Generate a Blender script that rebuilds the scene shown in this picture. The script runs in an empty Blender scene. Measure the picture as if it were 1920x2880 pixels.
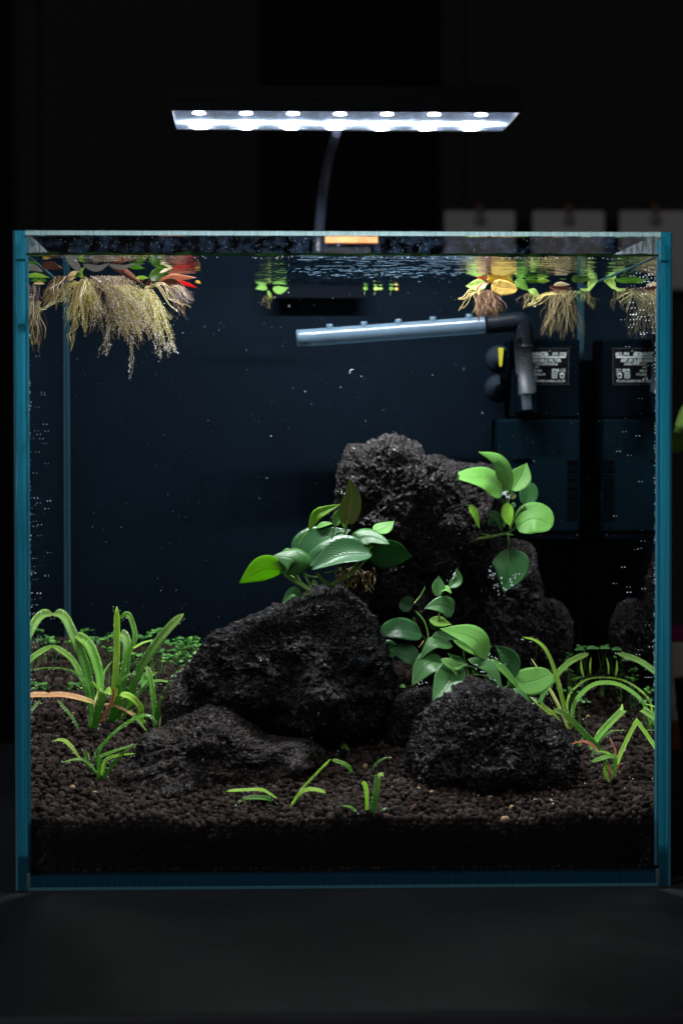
import bpy, math, random
import numpy as np
from mathutils import Vector, Matrix

# ---------------------------------------------------------------- camera, world, lights, exposure
# everything is written in centimetres and scaled to metres when meshes are made
S = 0.01
sc = bpy.context.scene
COL = sc.collection
CAM = np.array([-4.7492, -115.6433, 20.9771])
YAW, PIT, ROL, FPX = 0.0398, 0.0320, -0.0005, 7131.65
_f = np.array([math.sin(YAW)*math.cos(PIT), math.cos(YAW)*math.cos(PIT), -math.sin(PIT)])
_r = np.array([math.cos(YAW), -math.sin(YAW), 0.0])
_u = np.cross(_r, _f)
_r2 = _r*math.cos(ROL)+_u*math.sin(ROL)
_u2 = -_r*math.sin(ROL)+_u*math.cos(ROL)

cd = bpy.data.cameras.new("camera")
cam = bpy.data.objects.new("camera", cd)
COL.objects.link(cam)
cam.matrix_world = Matrix(((_r2[0], _u2[0], -_f[0], CAM[0]*S), (_r2[1], _u2[1], -_f[1], CAM[1]*S),
                           (_r2[2], _u2[2], -_f[2], CAM[2]*S), (0, 0, 0, 1)))
cd.sensor_fit = 'VERTICAL'
cd.sensor_height = 36.0
cd.lens = FPX/2880*36.0
cd.clip_start = 0.05
cd.clip_end = 50
cd.dof.use_dof = True
cd.dof.focus_distance = 1.245
cd.dof.aperture_fstop = 10.5
sc.camera = cam

w = bpy.data.worlds.new("World")
sc.world = w
w.use_nodes = True
w.node_tree.nodes["Background"].inputs[0].default_value = (0.55, 0.6, 0.7, 1)
w.node_tree.nodes["Background"].inputs[1].default_value = 0.002

sc.view_settings.view_transform = 'Standard'
sc.view_settings.look = 'None'
sc.view_settings.exposure = 0.15
sc.view_settings.gamma = 1.0
sc.cycles.use_denoising = True
sc.cycles.transparent_max_bounces = 32
sc.cycles.max_bounces = 12
sc.cycles.glossy_bounces = 6
sc.cycles.diffuse_bounces = 4
sc.cycles.caustics_reflective = True
sc.cycles.blur_glossy = 1.0
sc.cycles.caustics_refractive = False
sc.cycles.sample_clamp_indirect = 4.0

def area(name, loc, target, size, power, color, shape='DISK', sy=None, spread=180):
    ld = bpy.data.lights.new(name, 'AREA')
    ld.shape = shape
    ld.size = size*S
    if sy: ld.size_y = sy*S
    ld.energy = power
    ld.color = color
    ld.spread = math.radians(spread)
    o = bpy.data.objects.new(name, ld)
    COL.objects.link(o)
    o.location = Vector(loc)*S
    d = Vector(target)-Vector(loc)
    o.rotation_euler = d.to_track_quat('-Z', 'Y').to_euler()
    return o

LED_POWER = 0.52
LED_COLOR = (0.93, 0.96, 1.0)
# dim fill light added for the dark room, from the left in front
area("room_fill_light", (-190, -230, 150), (0, 20, 10), 90, 32.0, (0.84, 0.9, 1.0), 'RECTANGLE', 120)
area("card_fill_light", (150, -40, 130), (75, 117, 40), 60, 0.8, (1.0, 0.95, 0.92), 'RECTANGLE', 90, spread=80)  # added fill aimed at the grey cards behind the tank

# ---------------------------------------------------------------- projection helpers
def proj(X):
    d = np.asarray(X, float)-CAM
    z = d @ _f
    return np.array([960+FPX*(d @ _r2)/z, 1440-FPX*(d @ _u2)/z])

def ray(px, py):
    return _f + _r2*((px-960)/FPX) - _u2*((py-1440)/FPX)

def P(px, py, Y):
    d = ray(px, py)
    return CAM + d*((Y-CAM[1])/d[1])

def soil_z(x, y):
    t = np.clip((np.asarray(y)-0.6)/26.4, 0, 1)
    x = np.asarray(x, float)
    side = 5.2-1.0*(x/14.5)
    z = 3.05 + side*(t*0.9+0.1*t*t)
    z = z + 0.12*np.sin(x*0.55+1.0)*np.cos(y*0.4) + 0.1*np.sin(x*1.3+y*0.9)
    z = z + 0.5*np.exp(-((x-14)/3.0)**2-((y-6)/5.0)**2)
    return z

def Psoil(px, py, dz=0.0):
    d = ray(px, py)
    best = None
    for Y in np.arange(0.8, 27.3, 0.1):
        p = CAM + d*((Y-CAM[1])/d[1])
        if p[2] <= soil_z(p[0], p[1])+dz:
            return p
    return p

WATER_Z = 29.0
IN = 14.45      # inner half width
DY = 27.44      # inner depth

# ---------------------------------------------------------------- numpy noise
_rng = np.random.RandomState(7)
_perm = _rng.permutation(512)
_perm = np.concatenate([_perm, _perm, _perm])
_val = _rng.rand(512)*2-1
def vnoise(p):
    i = np.floor(p).astype(int)
    f = p-i
    f = f*f*f*(f*(f*6-15)+10)
    i &= 255
    out = 0
    for dx in (0, 1):
        wx = f[:, 0] if dx else 1-f[:, 0]
        for dy in (0, 1):
            wy = f[:, 1] if dy else 1-f[:, 1]
            for dz in (0, 1):
                wz = f[:, 2] if dz else 1-f[:, 2]
                h = _perm[_perm[_perm[(i[:, 0]+dx) & 255]+((i[:, 1]+dy) & 255)]+((i[:, 2]+dz) & 255)]
                out = out+wx*wy*wz*_val[h]
    return out
def fbm(p, octv=4, lac=2.07, gain=0.5):
    a, s, t = 1.0, 0, 0
    for k in range(octv):
        s = s+a*vnoise(p+17.3*k)
        t += a
        a *= gain
        p = p*lac
    return s/t
def ridged(p, octv=4, gain=0.55):
    a, s, t = 1.0, 0, 0
    for k in range(octv):
        s = s+a*(1-2*np.abs(vnoise(p+31.7*k)))
        t += a
        a *= gain
        p = p*2.13
    return s/t

# ---------------------------------------------------------------- object helpers
def tag(o, label=None, cat=None, group=None, kind=None):
    if label: o['label'] = label
    if cat: o['category'] = cat
    if group: o['group'] = group
    if kind: o['kind'] = kind
    return o

def thing(name, label, cat, loc, group=None):
    o = bpy.data.objects.new(name, None)
    o.empty_display_size = 0.01
    COL.objects.link(o)
    o.location = Vector([float(c) for c in loc])*S
    return tag(o, label, cat, group)

def mesh_obj(name, verts, faces, mats, parent=None, origin=None, smooth=True, uv=None, midx=None):
    """verts in cm, world coordinates; origin = cm world position of the object's own origin"""
    V = np.asarray(verts, float).reshape(-1, 3)
    if parent is not None:
        org = np.array(parent['_org']) if '_org' in parent else np.array(parent.location)/S
        base = np.zeros(3)
    else:
        org = np.array(origin if origin is not None else (0, 0, 0), float)
        base = org
    V = (V-org)*S
    me = bpy.data.meshes.new(name)
    if isinstance(faces, np.ndarray):
        n, k = faces.shape
        me.vertices.add(len(V)); me.vertices.foreach_set('co', V.ravel())
        me.loops.add(n*k); me.loops.foreach_set('vertex_index', faces.ravel().astype(np.int32))
        me.polygons.add(n)
        me.polygons.foreach_set('loop_start', np.arange(0, n*k, k, dtype=np.int32))
        me.update(calc_edges=True)
        me.validate()
    else:
        me.from_pydata([tuple(v) for v in V], [], faces)
        me.update()
    if smooth:
        me.polygons.foreach_set('use_smooth', np.ones(len(me.polygons), dtype=bool))
    for m in (mats if isinstance(mats, (list, tuple)) else [mats]):
        me.materials.append(m)
    if midx is not None:
        me.polygons.foreach_set('material_index', np.array(midx, dtype=np.int32))
    if uv is not None:
        l = me.uv_layers.new(name='UVMap')
        vi = np.zeros(len(me.loops), dtype=np.int32)
        me.loops.foreach_get('vertex_index', vi)
        l.data.foreach_set('uv', np.asarray(uv, float)[vi].ravel())
    o = bpy.data.objects.new(name, me)
    COL.objects.link(o)
    if parent is not None:
        o.parent = parent
        o['_org'] = [float(c) for c in org]
    else:
        o.location = Vector([float(c) for c in base])*S
        o['_org'] = [float(c) for c in org]
    return o

def bevel(o, wd, seg=2):
    m = o.modifiers.new('bevel', 'BEVEL')
    m.width = wd*S; m.segments = seg; m.limit_method = 'ANGLE'
    return o

def box_vf(x0, x1, y0, y1, z0, z1):
    v = [(x0, y0, z0), (x1, y0, z0), (x1, y1, z0), (x0, y1, z0), (x0, y0, z1), (x1, y0, z1), (x1, y1, z1), (x0, y1, z1)]
    f = [(0, 3, 2, 1), (4, 5, 6, 7), (0, 1, 5, 4), (1, 2, 6, 5), (2, 3, 7, 6), (3, 0, 4, 7)]
    return v, f   # faces: bottom, top, front, right, back, left

def box(name, x0, x1, y0, y1, z0, z1, mat, parent=None, bev=0, midx=None, origin=None):
    v, f = box_vf(x0, x1, y0, y1, z0, z1)
    o = mesh_obj(name, v, f, mat, parent, origin if origin is not None else ((x0+x1)/2, (y0+y1)/2, z0), smooth=False, midx=midx)
    if bev: bevel(o, bev)
    return o

def frame_at(T, up=(0, 0, 1)):
    T = np.asarray(T, float); T = T/np.linalg.norm(T)
    a = np.cross(T, up)
    if np.linalg.norm(a) < 1e-4: a = np.cross(T, (1, 0, 0))
    a /= np.linalg.norm(a)
    return T, a, np.cross(a, T)

def tube_vf(pts, radii, n=8, caps=True, base=0):
    pts = np.asarray(pts, float)
    V, F = [], []
    m = len(pts)
    if np.isscalar(radii): radii = [radii]*m
    a0 = None
    for i in range(m):
        T = pts[min(i+1, m-1)]-pts[max(i-1, 0)]
        T = T/(np.linalg.norm(T)+1e-9)
        if a0 is None:
            _, a, b = frame_at(T)
        else:
            a = a0-T*(a0 @ T); a /= np.linalg.norm(a)+1e-9; b = np.cross(a, T)
        a0 = a
        for k in range(n):
            t = 2*math.pi*k/n
            V.append(pts[i]+(a*math.cos(t)+b*math.sin(t))*radii[i])
    for i in range(m-1):
        for k in range(n):
            k2 = (k+1) % n
            F.append((base+i*n+k, base+i*n+k2, base+(i+1)*n+k2, base+(i+1)*n+k))
    if caps:
        F.append(tuple(base+k for k in range(n)))
        F.append(tuple(base+(m-1)*n+k for k in reversed(range(n))))
    return V, F

class MB:
    def __init__(self): self.v = []; self.f = []; self.m = []
    def add(self, v, f, mi=0):
        b = len(self.v)
        self.v.extend([tuple(x) for x in v]); self.f.extend([tuple(i+b for i in q) for q in f]); self.m.extend([mi]*len(f))
        return self
    def tube(self, pts, r, n=8, caps=True, mi=0):
        v, f = tube_vf(pts, r, n, caps); return self.add(v, f, mi)
    def box(self, *a, mi=0):
        v, f = box_vf(*a); return self.add(v, f, mi)
    def octa(self, c, r, mi=0):
        c = np.asarray(c, float)
        v = [c+np.array(d)*r for d in ((1, 0, 0), (0, 1, 0), (-1, 0, 0), (0, -1, 0), (0, 0, 1), (0, 0, -1))]
        f = [(0, 1, 4), (1, 2, 4), (2, 3, 4), (3, 0, 4), (1, 0, 5), (2, 1, 5), (3, 2, 5), (0, 3, 5)]
        return self.add(v, f, mi)
    def build(self, name, mats, parent=None, origin=None, smooth=True):
        return mesh_obj(name, self.v, self.f, mats, parent, origin, smooth, midx=self.m)

def bez(pts, n):
    """smooth curve through points (Catmull-Rom)"""
    pts = np.asarray(pts, float)
    if len(pts) == 2: return np.array([pts[0]*(1-t)+pts[1]*t for t in np.linspace(0, 1, n)])
    ext = np.vstack([2*pts[0]-pts[1], pts, 2*pts[-1]-pts[-2]])
    out = []
    m = len(pts)-1
    for s in np.linspace(0, m, n):
        i = min(int(s), m-1); t = s-i
        p0, p1, p2, p3 = ext[i], ext[i+1], ext[i+2], ext[i+3]
        out.append(0.5*((2*p1)+(-p0+p2)*t+(2*p0-5*p1+4*p2-p3)*t*t+(-p0+3*p1-3*p2+p3)*t**3))
    return np.array(out)

def lathe_vf(prof, c, axis=(0, 0, 1), n=24):
    T, a, b = frame_at(axis)
    V = []; F = []
    for (r, h) in prof:
        for k in range(n):
            t = 2*math.pi*k/n
            V.append(np.asarray(c)+T*h+(a*math.cos(t)+b*math.sin(t))*r)
    for i in range(len(prof)-1):
        for k in range(n):
            k2 = (k+1) % n
            F.append((i*n+k, i*n+k2, (i+1)*n+k2, (i+1)*n+k))
    return V, F

# ---------------------------------------------------------------- materials
class NT:
    def __init__(self, name):
        self.m = bpy.data.materials.new(name); self.m.use_nodes = True
        self.t = self.m.node_tree; self.t.nodes.clear()
        self.out = self.n('ShaderNodeOutputMaterial')
    def n(self, typ, **kw):
        nd = self.t.nodes.new(typ)
        for k, v in kw.items():
            if k.startswith('_'): setattr(nd, k[1:], v)
            else: nd.inputs[k.replace('__', ' ')].default_value = v
        return nd
    def l(self, a, b): self.t.links.new(a, b)
    def bsdf(self, **kw): return self.n('ShaderNodeBsdfPrincipled', **kw)
    def noise(self, scale, detail=4, rough=0.6, vec=None, dist=0.0):
        nd = self.n('ShaderNodeTexNoise'); nd.inputs['Scale'].default_value = scale
        nd.inputs['Detail'].default_value = detail; nd.inputs['Roughness'].default_value = rough
        nd.inputs['Distortion'].default_value = dist
        if vec is not None: self.l(vec, nd.inputs['Vector'])
        return nd
    def ramp(self, fac, stops):
        r = self.n('ShaderNodeValToRGB'); e = r.color_ramp.elements
        e[0].position, e[0].color = stops[0][0], (*stops[0][1], 1)
        e[1].position, e[1].color = stops[-1][0], (*stops[-1][1], 1)
        for p, c in stops[1:-1]:
            q = e.new(p); q.color = (*c, 1)
        self.l(fac, r.inputs[0]); return r
    def bump(self, h, strength, dist, normal=None):
        b = self.n('ShaderNodeBump'); b.inputs['Strength'].default_value = strength; b.inputs['Distance'].default_value = dist
        self.l(h, b.inputs['Height'])
        if normal is not None: self.l(normal, b.inputs['Normal'])
        return b
    def math(self, op, a, b=None):
        nd = self.n('ShaderNodeMath'); nd.operation = op
        for i, x in enumerate((a, b)):
            if x is None: continue
            if isinstance(x, (int, float)): nd.inputs[i].default_value = x
            else: self.l(x, nd.inputs[i])
        return nd.outputs[0]
    def mix(self, fac, a, b):
        nd = self.n('ShaderNodeMixShader')
        if isinstance(fac, (int, float)): nd.inputs[0].default_value = fac
        else: self.l(fac, nd.inputs[0])
        self.l(a, nd.inputs[1]); self.l(b, nd.inputs[2]); return nd.outputs[0]
    def mixc(self, fac, a, b, mode='MIX'):
        nd = self.n('ShaderNodeMix'); nd.data_type = 'RGBA'; nd.blend_type = mode
        for s, x in ((nd.inputs[0], fac), (nd.inputs[6], a), (nd.inputs[7], b)):
            if isinstance(x, (int, float)): s.default_value = x
            elif isinstance(x, tuple): s.default_value = (*x, 1)
            else: self.l(x, s)
        return nd.outputs[2]
    def done(self, sh): self.l(sh, self.out.inputs[0]); return self.m
    def coord(self, which='Object'):
        return self.n('ShaderNodeTexCoord').outputs[which]

def simple(name, col, rough=0.5, metal=0.0, spec=0.3, nscale=None, namp=0.3, bump=0.0):
    t = NT(name)
    b = t.bsdf(Roughness=rough, Metallic=metal)
    b.inputs['Specular IOR Level'].default_value = spec
    b.inputs['Base Color'].default_value = (*col, 1)
    if nscale:
        n = t.noise(nscale, 5, 0.6, t.coord())
        lo = tuple(c*(1-namp) for c in col); hi = tuple(min(1, c*(1+namp)) for c in col)
        r = t.ramp(n.outputs[0], [(0.3, lo), (0.7, hi)])
        t.l(r.outputs[0], b.inputs['Base Color'])
        if bump:
            t.l(t.bump(n.outputs[0], bump, 0.0005).outputs[0], b.inputs['Normal'])
    return t.done(b.outputs[0])

def two_sided_fresnel(t, n, back=None):
    # a thin plate bends nothing, so it reflects alike from both of its sides
    g = t.n('ShaderNodeNewGeometry')
    fr = t.n('ShaderNodeFresnel')
    t.l(t.math('ADD', t.math('MULTIPLY', g.outputs['Backfacing'], (back or 1.0/n)-n), n), fr.inputs['IOR'])
    return fr
def thin_dielectric(name, ior, tint=(1, 1, 1), gcol=(1, 1, 1), rough=0.0, sheen=0.0, plate=True, back=None):
    t = NT(name)
    tr = t.n('ShaderNodeBsdfTransparent'); tr.inputs[0].default_value = (*tint, 1)
    gl = t.n('ShaderNodeBsdfGlossy'); gl.inputs['Color'].default_value = (*gcol, 1); gl.inputs['Roughness'].default_value = rough
    fr = two_sided_fresnel(t, ior, back) if plate else t.n('ShaderNodeFresnel', IOR=ior)
    sh = t.mix(fr.outputs[0], tr.outputs[0], gl.outputs[0])
    if sheen:
        df = t.n('ShaderNodeBsdfDiffuse'); df.inputs[0].default_value = (0.5, 0.58, 0.6, 1)
        tl = t.n('ShaderNodeBsdfTranslucent'); tl.inputs[0].default_value = (0.5, 0.58, 0.6, 1)
        d = t.mix(0.5, df.outputs[0], tl.outputs[0])
        n = t.noise(120, 6, 0.7, t.coord())
        r = t.ramp(n.outputs[0], [(0.45, (0, 0, 0)), (0.75, (sheen, sheen, sheen))])
        sh = t.mix(r.outputs[0], sh, d)
    return t.done(sh)

M = {}
M['water'] = thin_dielectric('water_surface', 1.035, gcol=(0.82, 0.90, 0.93), rough=0.012, plate=False)
t_ = NT('wet_glass'); _x = t_.n('ShaderNodeBsdfTransparent'); _x.inputs[0].default_value = (0.985, 0.995, 0.995, 1); M['wet'] = t_.done(_x.outputs[0])
M['water_front'] = thin_dielectric('water_behind_glass', 1/1.5, back=1.5)
M['glass'] = thin_dielectric('clear_glass', 1.5, tint=(0.985, 0.995, 0.993), sheen=0.0)
M['glass_sheen'] = thin_dielectric('side_glass', 1.5, tint=(0.98, 0.99, 0.99), sheen=0.35)  # patchy pale sheen imitates reflections on the side panes above the water

def edge_mat(name, col, k_diff=0.35, rough=0.3, scratch=True):
    t = NT(name)
    co = t.coord()
    mp = t.n('ShaderNodeMapping'); mp.inputs['Scale'].default_value = (900, 900, 6); t.l(co, mp.inputs[0])
    n = t.noise(1.0, 3, 0.5, mp.outputs[0])
    lo = tuple(c*0.72 for c in col); hi = tuple(min(1, c*1.25+0.02) for c in col)
    r = t.ramp(n.outputs[0], [(0.3, lo), (0.7, hi)])
    c = r.outputs[0]
    if scratch:
        mp2 = t.n('ShaderNodeMapping'); mp2.inputs['Rotation'].default_value = (0, math.radians(-32), 0)
        mp2.inputs['Scale'].default_value = (700, 100, 12); t.l(co, mp2.inputs[0])
        n2 = t.noise(1.0, 2, 0.5, mp2.outputs[0])
        s2 = t.ramp(n2.outputs[0], [(0.70, (0, 0, 0)), (0.76, (0.22, 0.22, 0.22))])
        c = t.mixc(s2.outputs[0], c, (0.35, 0.75, 0.8))
    d = t.n('ShaderNodeBsdfDiffuse'); t.l(c, d.inputs[0])
    tl = t.n('ShaderNodeBsdfTranslucent'); t.l(c, tl.inputs[0])
    g = t.n('ShaderNodeBsdfGlossy'); g.inputs['Roughness'].default_value = rough
    sh = t.mix(1-k_diff, d.outputs[0], tl.outputs[0])
    sh = t.mix(0.03, sh, g.outputs[0])
    return t.done(sh)
M['edge'] = edge_mat('teal_glass_edge', (0.0, 0.115, 0.175))
M['edge_base'] = edge_mat('deep_teal_glass_edge', (0.0, 0.085, 0.15), scratch=False)
M['arris'] = edge_mat('ground_glass_arris', (0.16, 0.24, 0.24), scratch=False)
M['seam'] = edge_mat('dark_silicone', (0.012, 0.05, 0.07), scratch=False)
M['wline'] = edge_mat('water_edge_line', (0.02, 0.07, 0.075), scratch=False)
M['arris_base'] = edge_mat('bottom_glass_arris', (0.12, 0.40, 0.46), scratch=False)
M['silicone'] = edge_mat('clear_silicone', (0.10, 0.36, 0.44), scratch=False)
M['film'] = simple('navy_backing_film', (0.0008, 0.0022, 0.0043), 0.8, spec=0.02, nscale=60, namp=0.12)

def rock_mat(name, dark, light, rust=0.0, blue=0.0):
    t = NT(name)
    co = t.coord()
    n1 = t.noise(55, 8, 0.65, co)
    n2 = t.noise(420, 6, 0.75, co)
    n3 = t.noise(1500, 3, 0.7, co)
    c = t.ramp(n1.outputs[0], [(0.35, dark), (0.68, light)]).outputs[0]
    sp = t.ramp(n2.outputs[0], [(0.35, (0.3,)*3), (0.55, (1.0,)*3), (0.68, (8.0,)*3)])
    c = t.mixc(1.0, c, sp.outputs[0], 'MULTIPLY')
    if rust:
        n4 = t.noise(38, 5, 0.6, co)
        c = t.mixc(t.math('MULTIPLY', t.ramp(n4.outputs[0], [(0.45, (0, 0, 0)), (0.7, (1, 1, 1))]).outputs[0], rust), c, (0.035, 0.018, 0.010))
    if blue:
        n5 = t.noise(46, 4, 0.6, co)
        c = t.mixc(t.math('MULTIPLY', t.ramp(n5.outputs[0], [(0.62, (0, 0, 0)), (0.74, (1, 1, 1))]).outputs[0], blue), c, (0.016, 0.028, 0.038))
    v = t.n('ShaderNodeTexVoronoi'); v.inputs['Scale'].default_value = 620; t.l(co, v.inputs['Vector'])
    b1 = t.bump(n2.outputs[0], 1.0, 0.0024)
    b2 = t.bump(v.outputs['Distance'], 0.7, 0.0008, b1.outputs[0])
    b3 = t.bump(n3.outputs[0], 1.0, 0.0008, b2.outputs[0])
    b = t.bsdf(); t.l(c, b.inputs['Base Color']); t.l(b3.outputs[0], b.inputs['Normal'])
    n7 = t.noise(900, 4, 0.7, co)
    rr = t.ramp(n7.outputs[0], [(0.53, (0.8,)*3), (0.61, (0.18,)*3)])
    t.l(rr.outputs[0], b.inputs['Roughness'])
    ss = t.ramp(n7.outputs[0], [(0.53, (0.02,)*3), (0.61, (1.0,)*3)])
    t.l(ss.outputs[0], b.inputs['Specular IOR Level'])
    return t.done(b.outputs[0])
M['rock'] = rock_mat('black_lava', (0.0022, 0.0020, 0.0023), (0.0190, 0.0168, 0.0175), rust=0.15, blue=0.5)
M['rock_top'] = rock_mat('grey_lava', (0.0026, 0.0023, 0.0026), (0.029, 0.0262, 0.0265), rust=0.25, blue=0.3)
M['rock_brown'] = rock_mat('brown_lava', (0.0036, 0.0028, 0.0025), (0.0195, 0.0152, 0.0134), rust=0.2)
M['rock_back'] = rock_mat('plum_lava', (0.004, 0.0034, 0.004), (0.018, 0.0145, 0.016), rust=0.2)

def soil_mat():
    t = NT('brown_aquasoil')
    at = t.n('ShaderNodeAttribute'); at.attribute_name = 'tint'
    co = t.coord()
    n = t.noise(900, 4, 0.6, co)
    c = t.ramp(at.outputs['Fac'], [(0.0, (0.004, 0.003, 0.0026)), (0.5, (0.0145, 0.0102, 0.0085)), (0.85, (0.030, 0.021, 0.0170)), (0.985, (0.042, 0.029, 0.022)), (1.0, (0.16, 0.11, 0.06))]).outputs[0]
    b = t.bsdf(Roughness=0.85); t.l(c, b.inputs['Base Color'])
    b.inputs['Specular IOR Level'].default_value = 0.03
    t.l(t.bump(n.outputs[0], 0.8, 0.0006).outputs[0], b.inputs['Normal'])
    return t.done(b.outputs[0])
M['soil'] = soil_mat()

def leaf_mat(name, col, vein, trans=0.3, rough=0.32, mottle=0.2, tcol=None, veins=True, brown=0.0, spec=0.16):
    t = NT(name)
    uv = t.n('ShaderNodeTexCoord').outputs['UV']
    sx = t.n('ShaderNodeSeparateXYZ'); t.l(uv, sx.inputs[0])
    u, v = sx.outputs[0], sx.outputs[1]
    av = t.math('ABSOLUTE', t.math('SUBTRACT', v, 0.5))
    co = t.coord()
    n = t.noise(110, 5, 0.6, co)
    oi = t.n('ShaderNodeObjectInfo')
    c = t.mixc(t.math('MULTIPLY', n.outputs[0], mottle*2), col, tuple(x*0.55 for x in col))
    c = t.mixc(t.math('MULTIPLY', oi.outputs['Random'], 0.35), c, tuple(min(1, x*1.25+0.01) for x in col))
    if veins:
        mid = t.ramp(av, [(0.0, (1, 1, 1)), (0.045, (0, 0, 0))])
        arg = t.math('SUBTRACT', t.math('MULTIPLY', u, 85.0), t.math('MULTIPLY', av, 70.0))
        sn = t.math('SINE', arg)
        lat = t.ramp(sn, [(0.72, (0, 0, 0)), (1.0, (1, 1, 1))])
        c = t.mixc(t.math('MULTIPLY', lat.outputs[0], 0.22), c, vein)
        c = t.mixc(t.math('MULTIPLY', mid.outputs[0], 0.5), c, vein)
        bh = t.math('ADD', t.math('MULTIPLY', sn, 0.25), t.math('MULTIPLY', mid.outputs[0], -2.0))
        bh = t.math('ADD', bh, t.math('MULTIPLY', n.outputs[0], 2.0))
    else:
        sn = t.math('SINE', t.math('MULTIPLY', v, 60.0))
        cross = t.math('SINE', t.math('MULTIPLY', u, 260.0))
        c = t.mixc(t.math('MULTIPLY', t.math('ADD', sn, 1.0), 0.12), c, vein)
        mid = t.ramp(av, [(0.0, (1, 1, 1)), (0.12, (0, 0, 0))])
        c = t.mixc(t.math('MULTIPLY', mid.outputs[0], 0.25), c, vein)
        n8 = t.noise(700, 4, 0.7, co)
        c = t.mixc(t.math('MULTIPLY', t.ramp(n8.outputs[0], [(0.55, (0, 0, 0)), (0.66, (1, 1, 1))]).outputs[0], 0.35), c, tuple(x*0.4 for x in col))
        tip = t.ramp(u, [(0.35, (0, 0, 0)), (0.95, (1, 1, 1))])
        c = t.mixc(t.math('MULTIPLY', tip.outputs[0], 0.45), c, (0.34, 0.42, 0.12) if col[1] > col[0]*1.5 else col)
        bh = t.math('ADD', t.math('MULTIPLY', sn, 0.4), t.math('MULTIPLY', cross, 0.35))
    if veins:
        n9 = t.noise(330, 5, 0.7, co)
        c = t.mixc(t.math('MULTIPLY', t.ramp(n9.outputs[0], [(0.60, (0, 0, 0)), (0.68, (1, 1, 1))]).outputs[0], 0.4), c, (0.03, 0.05, 0.012))
    if brown:
        n6 = t.noise(260, 5, 0.65, co)
        c = t.mixc(t.math('MULTIPLY', t.ramp(n6.outputs[0], [(0.5, (0, 0, 0)), (0.62, (1, 1, 1))]).outputs[0], brown), c, (0.16, 0.085, 0.03))
    bm = t.bump(bh, 0.35, 0.0003)
    b = t.bsdf(Roughness=rough); t.l(c, b.inputs['Base Color']); t.l(bm.outputs[0], b.inputs['Normal'])
    b.inputs['Specular IOR Level'].default_value = spec
    tl = t.n('ShaderNodeBsdfTranslucent')
    tc = tcol or tuple(min(1, x*1.6) for x in col)
    t.l(t.mixc(0.6, c, tc), tl.inputs[0])
    t.l(bm.outputs[0], tl.inputs['Normal'])
    return t.done(t.mix(trans, b.outputs[0], tl.outputs[0]))
L = {}
L['mid'] = leaf_mat('green_leaf', (0.032, 0.115, 0.022), (0.014, 0.06, 0.013), 0.30, 0.34, spec=0.22, mottle=0.4)
L['deep'] = leaf_mat('deep_green_leaf', (0.011, 0.066, 0.014), (0.035, 0.13, 0.035), 0.22, 0.30, spec=0.30, mottle=0.5)
L['dark'] = leaf_mat('shaded_green_leaf', (0.016, 0.075, 0.016), (0.03, 0.11, 0.02), 0.35, 0.4)  # leaf green darkened for leaves lying in shade
L['light'] = leaf_mat('fresh_green_leaf', (0.095, 0.25, 0.040), (0.035, 0.14, 0.028), 0.36, 0.45, spec=0.16, mottle=0.4)
L['yellow'] = leaf_mat('yellow_green_leaf', (0.15, 0.33, 0.02), (0.06, 0.16, 0.01), 0.5, 0.35, tcol=(0.3, 0.6, 0.02))
L['olive'] = leaf_mat('mottled_olive_leaf', (0.07, 0.11, 0.02), (0.3, 0.35, 0.05), 0.25, 0.3, mottle=0.5, brown=0.6)
L['b_green'] = leaf_mat('green_blade', (0.13, 0.36, 0.035), (0.20, 0.38, 0.08), 0.6, 0.4, veins=False, tcol=(0.22, 0.55, 0.06))
L['b_dark'] = leaf_mat('dark_green_blade', (0.045, 0.18, 0.012), (0.09, 0.22, 0.03), 0.5, 0.4, veins=False, tcol=(0.1, 0.35, 0.02))
L['b_lime'] = leaf_mat('lime_blade', (0.44, 0.64, 0.10), (0.5, 0.66, 0.16), 0.7, 0.45, veins=False, tcol=(0.45, 0.75, 0.1))
L['b_cream'] = leaf_mat('cream_blade', (0.70, 0.70, 0.38), (0.78, 0.78, 0.48), 0.75, 0.5, veins=False, tcol=(0.7, 0.8, 0.35), mottle=0.1)
L['b_orange'] = leaf_mat('orange_brown_blade', (0.42, 0.22, 0.09), (0.6, 0.38, 0.16), 0.4, 0.5, veins=False, tcol=(0.6, 0.3, 0.1), mottle=0.4)
L['b_red'] = leaf_mat('brick_blade', (0.45, 0.13, 0.06), (0.6, 0.2, 0.1), 0.4, 0.5, veins=False)
L['b_pink'] = leaf_mat('pinkish_blade', (0.5, 0.3, 0.17), (0.6, 0.45, 0.25), 0.4, 0.5, veins=False)
L['f_green'] = leaf_mat('floating_green_leaf', (0.07, 0.155, 0.02), (0.2, 0.36, 0.06), 0.5, 0.4, tcol=(0.16, 0.32, 0.02))
L['f_orange'] = leaf_mat('floating_amber_leaf', (0.36, 0.25, 0.06), (0.5, 0.22, 0.07), 0.5, 0.35, tcol=(0.75, 0.55, 0.15), mottle=0.35)
L['f_silver'] = leaf_mat('floating_silver_leaf', (0.26, 0.23, 0.2), (0.4, 0.35, 0.3), 0.15, 0.15, mottle=0.3, spec=1.0)
L['f_pink'] = leaf_mat('floating_pink_leaf', (0.4, 0.2, 0.13), (0.7, 0.5, 0.4), 0.35, 0.3)
L['f_red'] = leaf_mat('floating_red_leaf', (0.30, 0.015, 0.015), (0.6, 0.1, 0.06), 0.45, 0.25, tcol=(0.8, 0.02, 0.02))
L['f_brown'] = leaf_mat('floating_brown_leaf', (0.10, 0.035, 0.025), (0.2, 0.08, 0.05), 0.25, 0.25)
L['f_cream'] = leaf_mat('floating_cream_leaf', (0.6, 0.5, 0.33), (0.7, 0.6, 0.4), 0.4, 0.35)
L['f_lime'] = leaf_mat('floating_lime_leaf', (0.21, 0.31, 0.065), (0.45, 0.55, 0.2), 0.5, 0.35, tcol=(0.34, 0.5, 0.07))

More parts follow.
